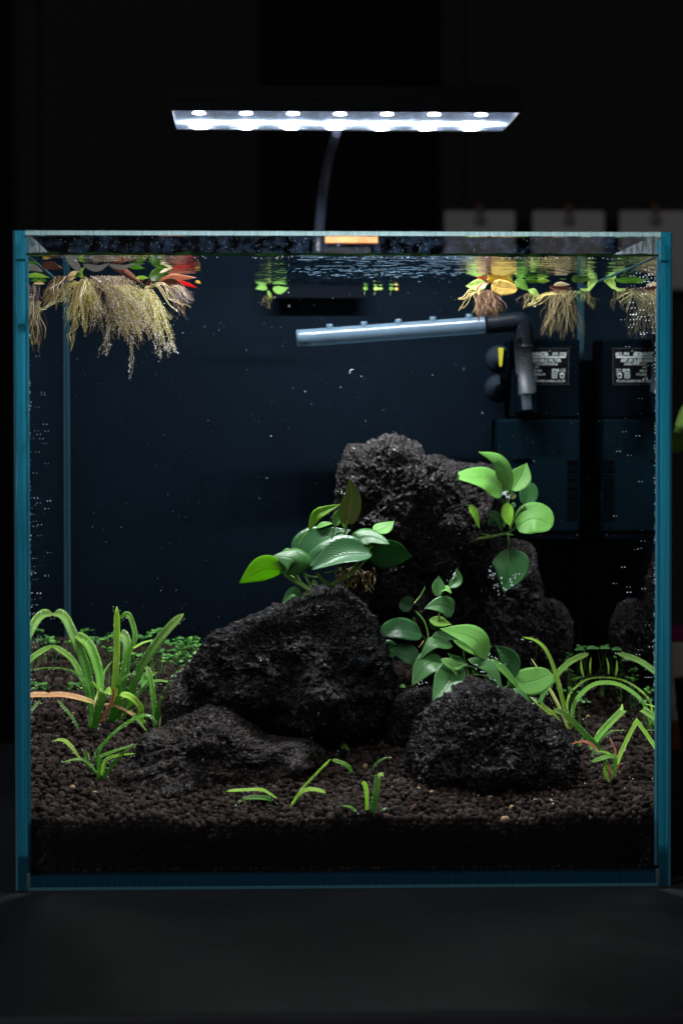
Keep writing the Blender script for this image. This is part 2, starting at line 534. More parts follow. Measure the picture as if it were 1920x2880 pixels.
M['bubble'] = simple('air_bubble', (0.95, 0.97, 1.0), 0.08, spec=1.0)
M['speck'] = simple('pale_speck', (0.75, 0.78, 0.8), 0.5)
M['stem'] = leaf_mat('green_stem', (0.10, 0.22, 0.04), (0.12, 0.25, 0.05), 0.3, 0.4, veins=False)
M['stem_dark'] = leaf_mat('dark_stem', (0.045, 0.11, 0.02), (0.05, 0.12, 0.02), 0.25, 0.4, veins=False)
M['root_tan'] = simple('tan_root', (0.34, 0.26, 0.08), 0.5, nscale=300, namp=0.3)
M['root_dim'] = simple('dim_root', (0.10, 0.075, 0.025), 0.6, nscale=300, namp=0.4)
M['root_olive'] = simple('olive_root', (0.42, 0.34, 0.035), 0.5, nscale=300, namp=0.3)
M['root_brown'] = simple('brown_root', (0.17, 0.10, 0.03), 0.5, nscale=300, namp=0.35)
M['root_rust'] = simple('rust_root', (0.06, 0.022, 0.010), 0.5, nscale=300, namp=0.35)
M['hair'] = simple('root_hair', (0.44, 0.34, 0.055), 0.3, spec=0.8)
# ================================================================ THE SETTING
def px_box(name, x0, x1, ytop, ybot, Y, depth, mat, parent=None, bev=0, origin=None):
    a = P(x0, ytop, Y); b = P(x1, ybot, Y)
    return box(name, a[0], b[0], Y, Y+depth, b[2], a[2], mat, parent, bev, origin=origin)

M['table'] = simple('black_table_top', (0.030, 0.030, 0.032), 0.42, spec=0.35, nscale=12, namp=0.15, bump=0.1)
def table_mat():
    t = NT('black_table_laminate'); co = t.coord()
    n = t.noise(9, 6, 0.65, co); n2 = t.noise(2500, 2, 0.5, co); n3 = t.noise(22, 3, 0.5, co)
    c = t.ramp(n.outputs[0], [(0.3, (0.017, 0.0166, 0.0172)), (0.7, (0.027, 0.0264, 0.0272))]).outputs[0]
    smu = t.ramp(n3.outputs[0], [(0.66, (0, 0, 0)), (0.78, (0.35, 0.35, 0.35))])
    c = t.mixc(smu.outputs[0], c, (0.05, 0.05, 0.053))
    b = t.bsdf(); t.l(c, b.inputs['Base Color'])
    t.l(t.ramp(n.outputs[0], [(0.3, (0.42,)*3), (0.7, (0.62,)*3)]).outputs[0], b.inputs['Roughness'])
    b.inputs['Specular IOR Level'].default_value = 0.2
    t.l(t.bump(n2.outputs[0], 0.25, 0.0002).outputs[0], b.inputs['Normal'])
    return t.done(b.outputs[0])
M['table'] = table_mat()
tb = box('table', -160, 160, -24.9, 55.0, -3.0, 0.0, M['table'], bev=0.25)
tag(tb, kind='structure')
M['wall'] = simple('dark_wall_paint', (0.002, 0.0018, 0.0018), 0.9, spec=0.1, nscale=3, namp=0.1)
wl = box('wall', -300, 300, 220, 226, -120, 260, M['wall'])
tag(wl, kind='structure')
M['floor'] = simple('dark_floor', (0.02, 0.018, 0.017), 0.7, nscale=4)
fl = box('floor', -300, 300, -300, 219.9, -78, -75, M['floor']); tag(fl, kind='structure')

# wardrobe doors far behind, very dim
M['door'] = simple('dim_wardrobe_door', (0.004, 0.0035, 0.0035), 0.8, spec=0.15, nscale=2, namp=0.15)
for (x0, x1, lab) in ((40, 738, 'dim dark brown cupboard door behind the left half of the tank'),
                      (1238, 2300, 'dim dark brown cupboard door with the grey cards, behind the right half of the tank')):
    a = P(x0, -100, 120); b = P(x1, 2600, 120)
    d = thing('cupboard_door', lab, 'cupboard door', ((a[0]+b[0])/2, 120, -75), 'cupboard doors')
    box('panel', a[0], b[0], 120, 122.5, -75, a[2]+30, M['door'], d, bev=0.3)
    for s in ((a[0]+1.2, 0), (b[0]-1.2, 0)):
        box('stile', s[0]-1.0, s[0]+1.0, 119.6, 119.98, -74, a[2]+29, M['door'], d, bev=0.1)

# three grey cards hanging from the right door
M['card'] = simple('grey_card', (0.17, 0.155, 0.15), 0.8, spec=0.2, nscale=20, namp=0.08)
M['card_hole'] = simple('dark_round_mark', (0.06, 0.055, 0.055), 0.7)
M['card_clip'] = simple('brown_clip', (0.06, 0.028, 0.012), 0.6)
for k, (x0, x1, lab) in enumerate(((1250, 1449, 'blurred grey card with a dark round mark, leftmost of the three behind the tank'),
                    (1497, 1700, 'blurred grey card with a dark round mark, between the two other cards'),
                    (1742, 1942, 'blurred grey card cut by the right edge of the picture, behind the tank corner'))):
    Yc = 117.0
    a = P(x0, 592, Yc); b = P(x1, 816, Yc)
    cx = (a[0]+b[0])/2
    t = thing('hanging_card', lab, 'card', (cx, Yc, b[2]), 'grey cards hanging in a row')
    box('card', a[0], b[0], Yc, Yc+0.5, b[2], a[2], M['card'], t, bev=0.25)
    v, f = lathe_vf([(0.001, -0.12), (0.5, -0.12), (0.6, 0)], (cx, Yc-0.004, a[2]-0.9), (0, 1, 0), 20)
    mesh_obj('round_mark', v, f, M['card_hole'], t)
    mb = MB(); mb.box(cx-0.35, cx+0.35, Yc-0.15, Yc+0.7, a[2]-0.2, a[2]+0.45)
    mb.tube([(cx, Yc+0.3, a[2]+0.3), (cx, Yc+1.5, a[2]+0.9), (cx, 119.9, a[2]+1.0)], 0.12, 8)
    mb.build('clip', M['card_clip'], t)

# white packet with pink top behind the tank on the right
M['pk_white'] = simple('white_packet', (0.8, 0.76, 0.72), 0.6, nscale=15, namp=0.1)
M['pk_pink'] = simple('magenta_print', (0.30, 0.01, 0.16), 0.5)
M['pk_red'] = simple('red_print', (0.45, 0.05, 0.04), 0.5)
M['pk_orange'] = simple('orange_brown_print', (0.30, 0.10, 0.03), 0.5)
Yb = 49.0
a = P(1882, 1768, Yb); b = P(1990, 2085, Yb)
t = thing('packet', 'blurred white packet with magenta top and orange brown base behind the tank corner', 'packet', ((a[0]+b[0])/2, Yb+1, 0))
z1 = a[2]; z0 = 0.0
box('packet_body', a[0], b[0], Yb, Yb+3, 1.9, z1-0.9, M['pk_white'], t, bev=0.15)
box('packet_top', a[0], b[0], Yb, Yb+3, z1-0.897, z1, M['pk_pink'], t, bev=0.15)
box('packet_base', a[0], b[0], Yb, Yb+3, z0+0.003, 1.897, M['pk_orange'], t, bev=0.15)
q = P(1915, 1985, Yb-0.05)
v, f = lathe_vf([(0.001, 0), (0.5, 0), (0.55, 0.04)], (q[0]+0.15, Yb-0.045, q[2]), (0, 1, 0), 16)
mesh_obj('red_mark', v, f, M['pk_red'], t)

# blurred green houseplant just outside on the right: leaves reach into the frame
t = thing('houseplant', 'blurred green houseplant leaves reaching in at the right edge of the picture', 'houseplant', P(2010, 2040, 44)*np.array([1, 1, 0]))
pb = P(2010, 1500, 44)
v, f = lathe_vf([(0.01, 0.003), (2.0, 0.003), (2.6, 5.2), (2.3, 5.2), (2.2, 4.4), (0.01, 4.4)], (pb[0], 44, 0), (0, 0, 1), 24)
mesh_obj('pot', v, f, simple('dark_clay_pot', (0.05, 0.045, 0.04), 0.7), t)
M['plant_blur'] = simple('houseplant_leaf', (0.10, 0.20, 0.02), 0.5)
for (x1_, y1_) in ((1903, 1235), (1925, 1170), (1960, 1100), (2080, 1150)):
    e = P(x1_, y1_, 44)
    s0 = np.array([pb[0], 44, 4.2])
    md = (s0+e)/2+np.array([0.5, 0, 1.5])
    pts = bez([s0, md, e+np.array([0.6, 0, 0.4])], 10)
    v, f = tube_vf(pts, 0.08, 6)
    mesh_obj('stem', v, f, M['plant_blur'], t)
    c = e+np.array([0.3, 0, 0])
    V = []; F = []
    for i in range(9):
        u = i/8
        wd = 1.1*math.sin(math.pi*min(1, u*0.97+0.02))**0.8+0.01
        for j in range(5):
            s = (j/4-0.5)*2
            V.append((c[0]+0.5-u*1.4, c[1]+s*0.25*wd, c[2]+s*wd*0.75+0.25*abs(s)*wd-u*0.6))
    for i in range(8):
        for j in range(4): F.append((i*5+j, i*5+j+1, (i+1)*5+j+1, (i+1)*5+j))
    mesh_obj('leaf', V, F, M['plant_blur'], t)

# ================================================================ THE TANK
H = 30.05
tank = thing('aquarium', 'rimless glass cube aquarium with teal edges standing on the black table', 'aquarium', (0, 14, 0))
# box face order: bottom, top, front, right, back, left
for (x0, x1) in ((-15.0, -IN-0.003), (IN+0.003, 15.0)):
    sx = -1 if x0 < 0 else 1
    xo, xi = (x0, x1) if sx < 0 else (x1, x0)
    zs = (0.002, WATER_Z, H)
    V = [(x, y, z) for x in (xo, xi) for y in (0.0, 28.0) for z in zs]
    I = lambda a, b, c: a*6+b*3+c
    F = []; mi = []
    for c in (0, 1):
        F += [(I(0, 0, c), I(0, 0, c+1), I(0, 1, c+1), I(0, 1, c)), (I(1, 0, c), I(1, 1, c), I(1, 1, c+1), I(1, 0, c+1)),
              (I(0, 0, c), I(1, 0, c), I(1, 0, c+1), I(0, 0, c+1)), (I(0, 1, c), I(0, 1, c+1), I(1, 1, c+1), I(1, 1, c))]
        mi += [3 if c == 0 else 0, 3 if c == 0 else 0, 1, 1]
    F += [(I(0, 0, 0), I(0, 1, 0), I(1, 1, 0), I(1, 0, 0)), (I(0, 0, 2), I(1, 0, 2), I(1, 1, 2), I(0, 1, 2))]
    mi += [1, 0]
    mesh_obj('side_pane', V, F, [M['glass_sheen'], M['edge'], M['arris'], M['wet']], tank, smooth=False, midx=mi)
# ground line down each outer front corner
for s in (-1, 1):
    xa = s*15.0; xb = s*14.90
    box('corner_arris', min(xa, xb), max(xa, xb), -0.035, -0.003, 0.01, H-0.01, M['silicone'], tank)
box('front_pane', -IN, IN, 0.0, 0.55, 0.67, H-0.20, M['glass'], tank)
box('front_top_arris', -IN, IN, -0.004, 0.55, H-0.197, H, [M['wet'], M['arris']], tank, midx=[0, 0, 1, 0, 0, 0])
box('back_pane', -IN, IN, DY+0.01, 28.0, 0.67, H, [M['wet'], M['arris']], tank, midx=[0, 1, 0, 0, 0, 0])
box('base_pane', -IN, IN, 0.0, 28.0, 0.14, 0.66, M['edge_base'], tank)
box('base_arris', -IN, IN, -0.003, 0.6, 0.002, 0.137, M['arris_base'], tank)
box('backing_film', -14.95, 14.95, 28.02, 28.06, 0.1, H-0.3, M['film'], tank)
# silicone seams
for s in (-1, 1):
    for y0, y1, nm in ((DY-0.30, DY-0.01, 'silicone_seam'),):
        v = [(s*IN, y0, 0.9), (s*(IN-0.16), y1, 0.9), (s*IN, y1, 0.9), (s*IN, y0, 28.9), (s*(IN-0.16), y1, 28.9), (s*IN, y1, 28.9)]
        mesh_obj(nm, v, [(0, 1, 2), (3, 5, 4), (0, 3, 4, 1), (1, 4, 5, 2), (2, 5, 3, 0)], M['seam'], tank, smooth=False)
    v = [(s*IN, 0.57, 0.86), (s*IN, 0.70, 0.86), (s*(IN-0.10), 0.57, 0.86), (s*IN, 0.57, H-0.3), (s*IN, 0.70, H-0.3), (s*(IN-0.10), 0.57, H-0.3)]
    mesh_obj('front_seam', v, [(0, 1, 2), (3, 5, 4), (0, 3, 4, 1), (1, 4, 5, 2), (2, 5, 3, 0)], M['silicone'], tank, smooth=False)
    # pale blob of silicone at the bottom corner
    b = MB(); b.box(s*(IN-0.03)-0.09, s*(IN-0.03)+0.09, -0.02, -0.006, 0.12, 0.80)
    o = b.build('silicone_end', M['arris'], tank); bevel(o, 0.03)
# algae line where the water meets the front glass
def algae_mat():
    t = NT('algae_line'); co = t.coord()
    n = t.noise(90, 5, 0.65, co)
    c = t.ramp(n.outputs[0], [(0.35, (0.015, 0.03, 0.02)), (0.55, (0.04, 0.10, 0.03)), (0.7, (0.10, 0.18, 0.04))])
    d = t.n('ShaderNodeBsdfDiffuse'); t.l(c.outputs[0], d.inputs[0])
    tl = t.n('ShaderNodeBsdfTranslucent'); t.l(c.outputs[0], tl.inputs[0])
    return t.done(t.mix(0.5, d.outputs[0], tl.outputs[0]))
M['algae'] = algae_mat()
rs = np.random.RandomState(3)
mb = MB()
n = 120
xs = np.linspace(-IN+0.02, IN-0.02, n)
for i in range(n-1):
    h = 0.05+0.05*abs(math.sin(i*0.37))+0.03*rs.rand()
    mb.box(xs[i], xs[i+1], 0.556, 0.59, WATER_Z-0.02, WATER_Z+h)
mb.build('algae_line', M['algae'], tank, smooth=False)
t_ = NT('limescale'); _n = t_.noise(170, 6, 0.7, t_.coord()); _r3 = t_.ramp(_n.outputs[0], [(0.45, (0, 0, 0)), (0.78, (0.07,)*3)])
_d = t_.n('ShaderNodeBsdfTranslucent'); _d.inputs[0].default_value = (0.16, 0.28, 0.5, 1); _x = t_.n('ShaderNodeBsdfTransparent')
M['lime'] = t_.done(t_.mix(_r3.outputs[0], _x.outputs[0], _d.outputs[0]))
mesh_obj('limescale_film', [(-IN+.05, .553, 29.1), (IN-.05, .553, 29.1), (IN-.05, .553, 29.84), (-IN+.05, .553, 29.84)], [(0, 1, 2, 3)], M['lime'], tank, smooth=False)
for s in (-1, 1):
    x0 = s*(IN-0.005); x1 = s*(IN-0.05)
    box('waterline', min(x0, x1), max(x0, x1), 0.61, DY-0.02, WATER_Z-0.03, WATER_Z+0.05, M['wline'], tank)

# ---------------------------------------------------------------- water body
def build_water():
    nx, ny = 300, 420
    X = np.linspace(-IN+0.02, IN-0.02, nx); Yv = np.linspace(0.575, DY-0.01, ny)
    gx, gy = np.meshgrid(X, Yv, indexing='ij')
    q = np.stack([gx.ravel()*0.85, gy.ravel()*0.55, np.zeros(gx.size)], 1)
    bar = np.exp(-((gx-1.0)/6.5)**2-((gy-18.0)/9.0)**2)
    h = 0.014*fbm(q*0.9, 3).reshape(gx.shape) + bar*(0.085*ridged(q*np.array([1.1, 1.5, 1])+5, 3).reshape(gx.shape)
        + 0.045*fbm(q*2.3+9, 3).reshape(gx.shape)) + 0.016*fbm(q*np.array([0.7, 4.0, 1])+3, 3).reshape(gx.shape)
    edge = np.clip(np.minimum.reduce([gy-0.575, DY-gy, IN-np.abs(gx)])/0.4, 0, 1)
    h = (h-0.01)*edge
    V = [np.stack([gx.ravel(), gy.ravel(), (WATER_Z+h).ravel()], 1)]
    F = []
    idx = np.arange(nx*ny).reshape(nx, ny)
    a = idx[:-1, :-1].ravel(); b = idx[1:, :-1].ravel(); c = idx[1:, 1:].ravel(); d = idx[:-1, 1:].ravel()
    F = list(map(tuple, np.stack([a, b, c, d], 1)))
    base = nx*ny
    xm = IN+0.02
    V = np.vstack(V+[np.array([[-xm, 1.0, 0.95], [-xm, DY, 0.95], [-xm, DY, WATER_Z], [-xm, 1.0, WATER_Z],
        [xm, 1.0, 0.95], [xm, 1.0, WATER_Z], [xm, DY, WATER_Z], [xm, DY, 0.95],
        [-13.6, 0.575, 0.95], [13.6, 0.575, 0.95], [13.6, 0.575, WATER_Z-0.02], [-13.6, 0.575, WATER_Z-0.02]])])
    F += [(base, base+3, base+2, base+1), (base+4, base+7, base+6, base+5), (base+8, base+9, base+10, base+11)]
    mi = [0]*(len(F)-3)+[1, 1, 1]
    o = mesh_obj('water', V, F, [M['water'], M['water_front']], None, (0, 14, 0.95), midx=mi)
    sm = np.ones(len(o.data.polygons), dtype=bool); sm[-3:] = False
    o.data.polygons.foreach_set('use_smooth', sm)
    tag(o, kind='structure')
build_water()

# ================================================================ THE LAMP
xl = P(478, 310, 10)[0]; zl = P(478, 310, 10)[2]
xr = P(1467, 316, 10)[0]; zr = P(1467, 316, 10)[2]
Y0, Y1 = 10.0, 18.4
def LZ(x, dz): return zl+(x-xl)/(xr-xl)*(zr-zl)+dz
lamp = thing('aquarium_lamp', 'black LED aquarium lamp with seven lit LEDs hanging over the tank', 'lamp', ((xl+xr)/2, 29, 27))
M['lamp_black'] = simple('black_aluminium', (0.002, 0.002, 0.0024), 0.5, spec=0.08)
M['lamp_refl'] = simple('white_lamp_tray', (0.38, 0.46, 0.60), 0.12, metal=0.35)
M['lamp_wall'] = simple('polished_tray_wall', (0.66, 0.74, 0.88), 0.12, metal=1.0)
def hexa(name, X0, X1, ya, yb, d0, d1, inset, mat, parent):
    v = [(X0, ya, LZ(X0, d0)), (X1, ya, LZ(X1, d0)), (X1, yb, LZ(X1, d0)), (X0, yb, LZ(X0, d0)),
         (X0+inset, ya+inset*0.4, LZ(X0, d1)), (X1-inset, ya+inset*0.4, LZ(X1, d1)), (X1-inset, yb-inset*0.4, LZ(X1, d1)), (X0+inset, yb-inset*0.4, LZ(X0, d1))]
    f = [(0, 3, 2, 1), (4, 5, 6, 7), (0, 1, 5, 4), (1, 2, 6, 5), (2, 3, 7, 6), (3, 0, 4, 7)]
    return v, f
mb = MB()
wt = 0.10
REC = 0.52
mb.add(*hexa('', xl, xr, Y0, Y1, REC+0.02, 1.28, 0.28, None, None))
for args in ((xl, xr, Y0, Y0+wt), (xl, xr, Y1-wt, Y1), (xl, xl+wt, Y0+wt+.001, Y1-wt-.001), (xr-wt, xr, Y0+wt+.001, Y1-wt-.001)):
    mb.add(*hexa('', args[0], args[1], args[2], args[3], 0, REC+0.018, 0, None, None))
hs = mb.build('housing', M['lamp_black'], lamp, smooth=False); bevel(hs, 0.03)
mb = MB()
i0 = wt+0.003
mb.add(*hexa('', xl+i0, xr-i0, Y0+i0, Y1-i0, REC, REC+0.015, 0, None, None))
mb.build('reflector_ceiling', M['lamp_refl'], lamp, smooth=False)
mb = MB()
for args in ((xl+i0, xr-i0, Y0+i0, Y0+i0+.03), (xl+i0, xr-i0, Y1-i0-.03, Y1-i0), (xl+i0, xl+i0+.03, Y0+i0+.032, Y1-i0-.032), (xr-i0-.03, xr-i0, Y0+i0+.032, Y1-i0-.032)):
    mb.add(*hexa('', args[0], args[1], args[2], args[3], 0.07, REC-.002, 0, None, None))
mb.build('reflector_wall', M['lamp_wall'], lamp, smooth=False)
def cover_mat():
    t = NT('glow_cover_glass'); co = t.coord()
    tr = t.n('ShaderNodeBsdfTransparent'); gl = t.n('ShaderNodeBsdfGlossy'); gl.inputs['Roughness'].default_value = 0.05
    fr = two_sided_fresnel(t, 1.45)
    sh = t.mix(fr.outputs[0], tr.outputs[0], gl.outputs[0])
    mp = t.n('ShaderNodeMapping'); mp.inputs['Scale'].default_value = (90, 40, 40); t.l(co, mp.inputs[0])
    n = t.noise(1, 6, 0.7, mp.outputs[0], 1.5)
    r = t.ramp(n.outputs[0], [(0.3, (0.010,)*3), (0.55, (0.035,)*3), (0.72, (0.14,)*3)])
    df = t.n('ShaderNodeBsdfTranslucent'); df.inputs[0].default_value = (0.62, 0.78, 0.95, 1)  # streaky bluish scatter added so the cover seems to glow
    return t.done(t.mix(r.outputs[0], sh, df.outputs[0]))
M['cover'] = cover_mat()
v, f = hexa('', xl+i0, xr-i0, Y0+i0, Y1-i0, 0.03, 0.065, 0, None, None)
mesh_obj('cover_glass', v, f, M['cover'], lamp, smooth=False)
def emit(name, col, s):
    t = NT(name); e = t.n('ShaderNodeEmission'); e.inputs[0].default_value = (*col, 1); e.inputs[1].default_value = s
    return t.done(e.outputs[0])
M['led'] = emit('lit_led', (0.92, 0.93, 1.0), 70)
for k in range(7):
    px = 560+132*k
    cy = 15.2
    c = P(px, 320, cy)
    x = c[0]; z = LZ(x, REC-0.005)
    v, f = lathe_vf([(0.001, 0.08), (0.16, 0.075), (0.31, 0.04), (0.35, 0.0)], (x, cy, z), (0, 0, -1), 16)
    mesh_obj('led', v, f, M['led'], lamp)
    for o_ in (15.2,):
        lo = area("led_light", (x, o_, z-0.09), (x, o_, 0), 0.62, LED_POWER, LED_COLOR, 'DISK', spread=180)
M['acrylic'] = NT('smoky_acrylic')
_t = M['acrylic']; _b = _t.bsdf(Roughness=0.25); _b.inputs['Base Color'].default_value = (0.022, 0.027, 0.043, 1)
_tl = _t.n('ShaderNodeBsdfTranslucent'); _tl.inputs[0].default_value = (0.022, 0.027, 0.043, 1)
_tr = _t.n('ShaderNodeBsdfTransparent')
M['acrylic'] = _t.done(_t.mix(0.4, _t.mix(0.5, _b.outputs[0], _tl.outputs[0]), _tr.outputs[0]))
armp = bez([P(893, 716, 28.6), P(898, 640, 28.6), P(908, 540, 27.6), P(926, 440, 24.0), P(946, 373, 18.0)], 24)
v, f = tube_vf(armp, list(np.linspace(0.34, 0.27, 24)), 16)
mesh_obj('arm', v, f, M['acrylic'], lamp)
M['clamp'] = simple('grey_clamp', (0.0018, 0.0024, 0.0036), 0.8, spec=0.0)
ca = P(770, 806, 27.0); cb = P(1022, 840, 27.0)
mb = MB()
mb.box(ca[0], cb[0], 26.75, 27.2, cb[2], 30.3)
mb.box(ca[0], cb[0], 26.75, 29.6, 30.303, 30.75)
mb.box(ca[0], cb[0], 28.45, 29.6, 26.0, 30.30)
o = mb.build('clamp', M['clamp'], lamp, smooth=False); bevel(o, 0.06)
M['amber'] = NT('amber_plastic')
_t = M['amber']; _n = _t.noise(120, 4, 0.6, _t.coord()); _c = _t.ramp(_n.outputs[0], [(0.35, (0.62, 0.24, 0.06)), (0.7, (0.85, 0.42, 0.13))])
_b = _t.bsdf(Roughness=0.4); _t.l(_c.outputs[0], _b.inputs['Base Color'])
_tl = _t.n('ShaderNodeBsdfTranslucent'); _t.l(_c.outputs[0], _tl.inputs[0])
M['amber'] = _t.done(_t.mix(0.5, _b.outputs[0], _tl.outputs[0]))
aa = P(914, 654, 28.4); ab = P(1063, 684, 28.4)
o = box('amber_tab', aa[0], ab[0], 28.4, 29.0, ab[2], aa[2], M['amber'], lamp, bev=0.05)
mb = MB(); mb.box(aa[0]-0.5, ab[0]-0.4, 28.95, 29.3, 30.7, aa[2]-0.05)
o = mb.build('bracket', M['lamp_black'], lamp, smooth=False)

# lettering helper ------------------------------------------------
def text_vf(s, x0, x1, zb, h, y, bold=0.0):
    """flat letters between x0..x1 (cm), baseline zb, cap height h, facing -Y"""
    cu = bpy.data.curves.new('t', 'FONT'); cu.body = s; cu.size = 1.0; cu.offset = bold; cu.resolution_u = 2
    o = bpy.data.objects.new('t', cu); COL.objects.link(o)
    dg = bpy.context.evaluated_depsgraph_get()
    me = bpy.data.meshes.new_from_object(o.evaluated_get(dg))
    co = np.array([v.co[:] for v in me.vertices]); fs = [tuple(p.vertices) for p in me.polygons]
    bpy.data.objects.remove(o); bpy.data.curves.remove(cu); bpy.data.meshes.remove(me)
    mnx, mxx = co[:, 0].min(), co[:, 0].max()
    X = x0+(co[:, 0]-mnx)/(mxx-mnx)*(x1-x0)
    Z = zb+co[:, 1]/0.72*h
    return np.stack([X, np.full(len(X), y), Z], 1), fs

M['faint_print'] = simple('faint_grey_print', (0.008, 0.008, 0.009), 0.5)
mb = MB()
a = P(528, 294, 10.0)
v, f = text_vf('Nice Helios', a[0], a[0]+2.45, LZ(a[0], 0.24), 0.27, 0)
v[:, 1] = 10.0+0.112*(v[:, 2]-LZ(a[0], 0))*0.8-0.02
mb.add(v, f); mb.build('lettering', M['faint_print'], lamp, smooth=False)

# ================================================================ THE FILTER
filt = thing('internal_filter', 'black submersible filter with a printed plate hanging in the back right corner', 'filter', P(1540, 1515, 24)*np.array([1, 1, 1]))
M['f_black'] = simple('black_plastic', (0.0006, 0.0014, 0.0023), 0.8, spec=0.0, nscale=80, namp=0.1)
M['f_slate'] = simple('slate_plastic', (0.0009, 0.0028, 0.0042), 0.8, spec=0.0, nscale=60, namp=0.1)
M['f_dark'] = simple('slot_black', (0.0004, 0.0005, 0.0007), 0.9, spec=0.0)
M['f_plate'] = simple('plate_black', (0.0010, 0.0013, 0.0020), 0.6, spec=0.02)
M['f_print'] = simple('white_print', (0.22, 0.24, 0.235), 0.6)
YF = 23.2
a = P(1438, 953, YF); b = P(1629, 1176, YF)
box('pump_housing', a[0], b[0], YF, 27.0, b[2], a[2], M['f_black'], filt, bev=0.12)
a = P(1400, 1179, YF); b = P(1629, 1498, YF)
box('filter_cartridge', a[0], b[0], YF-0.1, 27.0, b[2], a[2], M['f_slate'], filt, bev=0.15)
a = P(1404, 1500, YF); b = P(1625, 1518, YF)
box('cartridge_foot', a[0], b[0], YF, 26.9, b[2], a[2], M['f_black'], filt, bev=0.08)
a = P(1440, 1290, YF); b = P(1492, 1297, YF)
box('release_notch', a[0], b[0], YF-0.16, YF-0.104, b[2], a[2], M['f_dark'], filt)
for k in range(7):
    yy = 1296+24.6*k
    for (xa, xb) in ((1594, 1622),):
        a = P(xa, yy, YF-0.1); b = P(xb, yy+12, YF-0.1)
        box('slot', a[0], b[0], YF-0.108, YF-0.103, b[2], a[2], M['f_dark'], filt)
        box('slot_lip', a[0], b[0], YF-0.16, YF-0.103, b[2]-0.06, b[2]-0.004, M['f_slate'], filt)
    # slots on the right flank, seen only in the side glass
    a = P(1629, yy, YF); b = P(1629, yy+12, YF)
    box('slot', a[0]+0.002, a[0]+0.012, YF+0.5, YF+2.4, b[2], a[2], M['f_dark'], filt)
# printed plate
a = P(1455, 979, YF); b = P(1598, 1082, YF)
box('plate', a[0], b[0], YF-0.03, YF-0.003, b[2], a[2], M['f_plate'], filt, bev=0.0)
fr = MB()
th = 0.02
for (q0, q1, w0, w1) in ((a[0], b[0], a[2]-th, a[2]), (a[0], b[0], b[2], b[2]+th), (b[0]-th, b[0], b[2]+th, a[2]-th), (a[0], a[0]+th, b[2]+th, a[2]-th)):
    fr.box(q0, q1, YF-0.036, YF-0.031, w0, w1)
fr.build('plate_frame', simple('plate_rim', (0.02, 0.018, 0.018), 0.5), filt, smooth=False)
yp = YF-0.034
mb = MB()
def put(s, x0, x1, yb, yt, bold=0.0):
    a = P(x0, yb, yp); b = P(x1, yt, yp)
    v, f = text_vf(s, a[0], b[0], a[2], b[2]-a[2], yp, bold); mb.add(v, f)
put('meca', 1481, 1541, 1000, 985, 0.035); put('o', 1542, 1547, 988, 984, 0.01); put('IPF-338', 1553, 1591, 1001, 990.5, 0.01)
def bar(x0, x1, y0, y1):
    a = P(x0, y1, yp); b = P(x1, y0, yp)
    mb.box(a[0], b[0], yp-0.002, yp, a[2], b[2])
bar(1462, 1590, 1002.5, 1006)
put('SUBMERSIBLE FILTER', 1472, 1577, 1018, 1008.5, 0.02)
put('220-240V/50Hz', 1503, 1567, 1027, 1020, 0.008)
put('5W', 1502.5, 1515.5, 1036, 1029.5, 0.01)
put('0.8M', 1502.5, 1522, 1046, 1039, 0.01)
put('300L/H', 1502.5, 1532, 1056, 1049, 0.01)
put('No.', 1502, 1511, 1064, 1059, 0.0)
put('IPX8', 1551.5, 1571, 1046, 1037, 0.02); put('CE', 1575, 1589, 1046, 1037, 0.0)
for (x0, x1, y0, y1) in ((1551, 1565, 1048, 1050), (1551, 1565, 1061, 1063), (1551, 1553, 1050, 1061), (1563, 1565, 1050, 1061), (1556, 1560, 1053, 1058),
                         (1574, 1576, 1053, 1063), (1583, 1585, 1053, 1063), (1576, 1583, 1061, 1063), (1571.5, 1587.5, 1051, 1053), (1575, 1584, 1049, 1051), (1578, 1581, 1047.5, 1049)):
    bar(x0, x1, y0, y1)
put('ELECTROMECHANICAL CO.,LTD', 1493, 1588, 1074.5, 1068, 0.006)
mb.build('lettering', M['f_print'], filt, smooth=False)

def frost(name, col, tcol, k=0.55, rough=0.25, clear=0.0):
    t = NT(name); co = t.coord(); n = t.noise(60, 4, 0.6, co)
    c = t.ramp(n.outputs[0], [(0.3, tuple(x*0.8 for x in col)), (0.7, col)])
    b = t.bsdf(Roughness=rough); t.l(c.outputs[0], b.inputs['Base Color'])
    tl = t.n('ShaderNodeBsdfTranslucent'); tl.inputs[0].default_value = (*tcol, 1)
    sh = t.mix(k, b.outputs[0], tl.outputs[0])
    if clear:
        tr = t.n('ShaderNodeBsdfTransparent'); sh = t.mix(clear, sh, tr.outputs[0])
    return t.done(sh)
M['frost'] = frost('frosted_tube', (0.065, 0.10, 0.135), (0.06, 0.11, 0.15), 0.5, 0.22, 0.12)
M['frost2'] = frost('frosted_tube_dim', (0.022, 0.028, 0.034), (0.035, 0.042, 0.05), 0.5, 0.5, 0.3)
YB = 22.3
A = P(834, 952, YB); B = P(1372, 913, YB)
ax = (B-A)/np.linalg.norm(B-A)
R = 24.5*(YB-CAM[1])/FPX
prof = [(R*0.80, 0.6), (R*0.80, 0.02), (R*0.93, 0.0), (R, 0.03), (R, 0.45), (R*0.98, 0.5), (R*0.98, np.linalg.norm(B-A))]
v, f = lathe_vf(prof, A, ax, 32)
mesh_obj('spray_bar', v, f, M['frost'], filt)
v, f = lathe_vf([(0.001, 0.55), (R*0.79, 0.55), (R*0.79, 0.62)], A, ax, 24)
mesh_obj('spray_bar_plug', v, f, simple('plug_grey', (0.10, 0.15, 0.19), 0.5), filt)
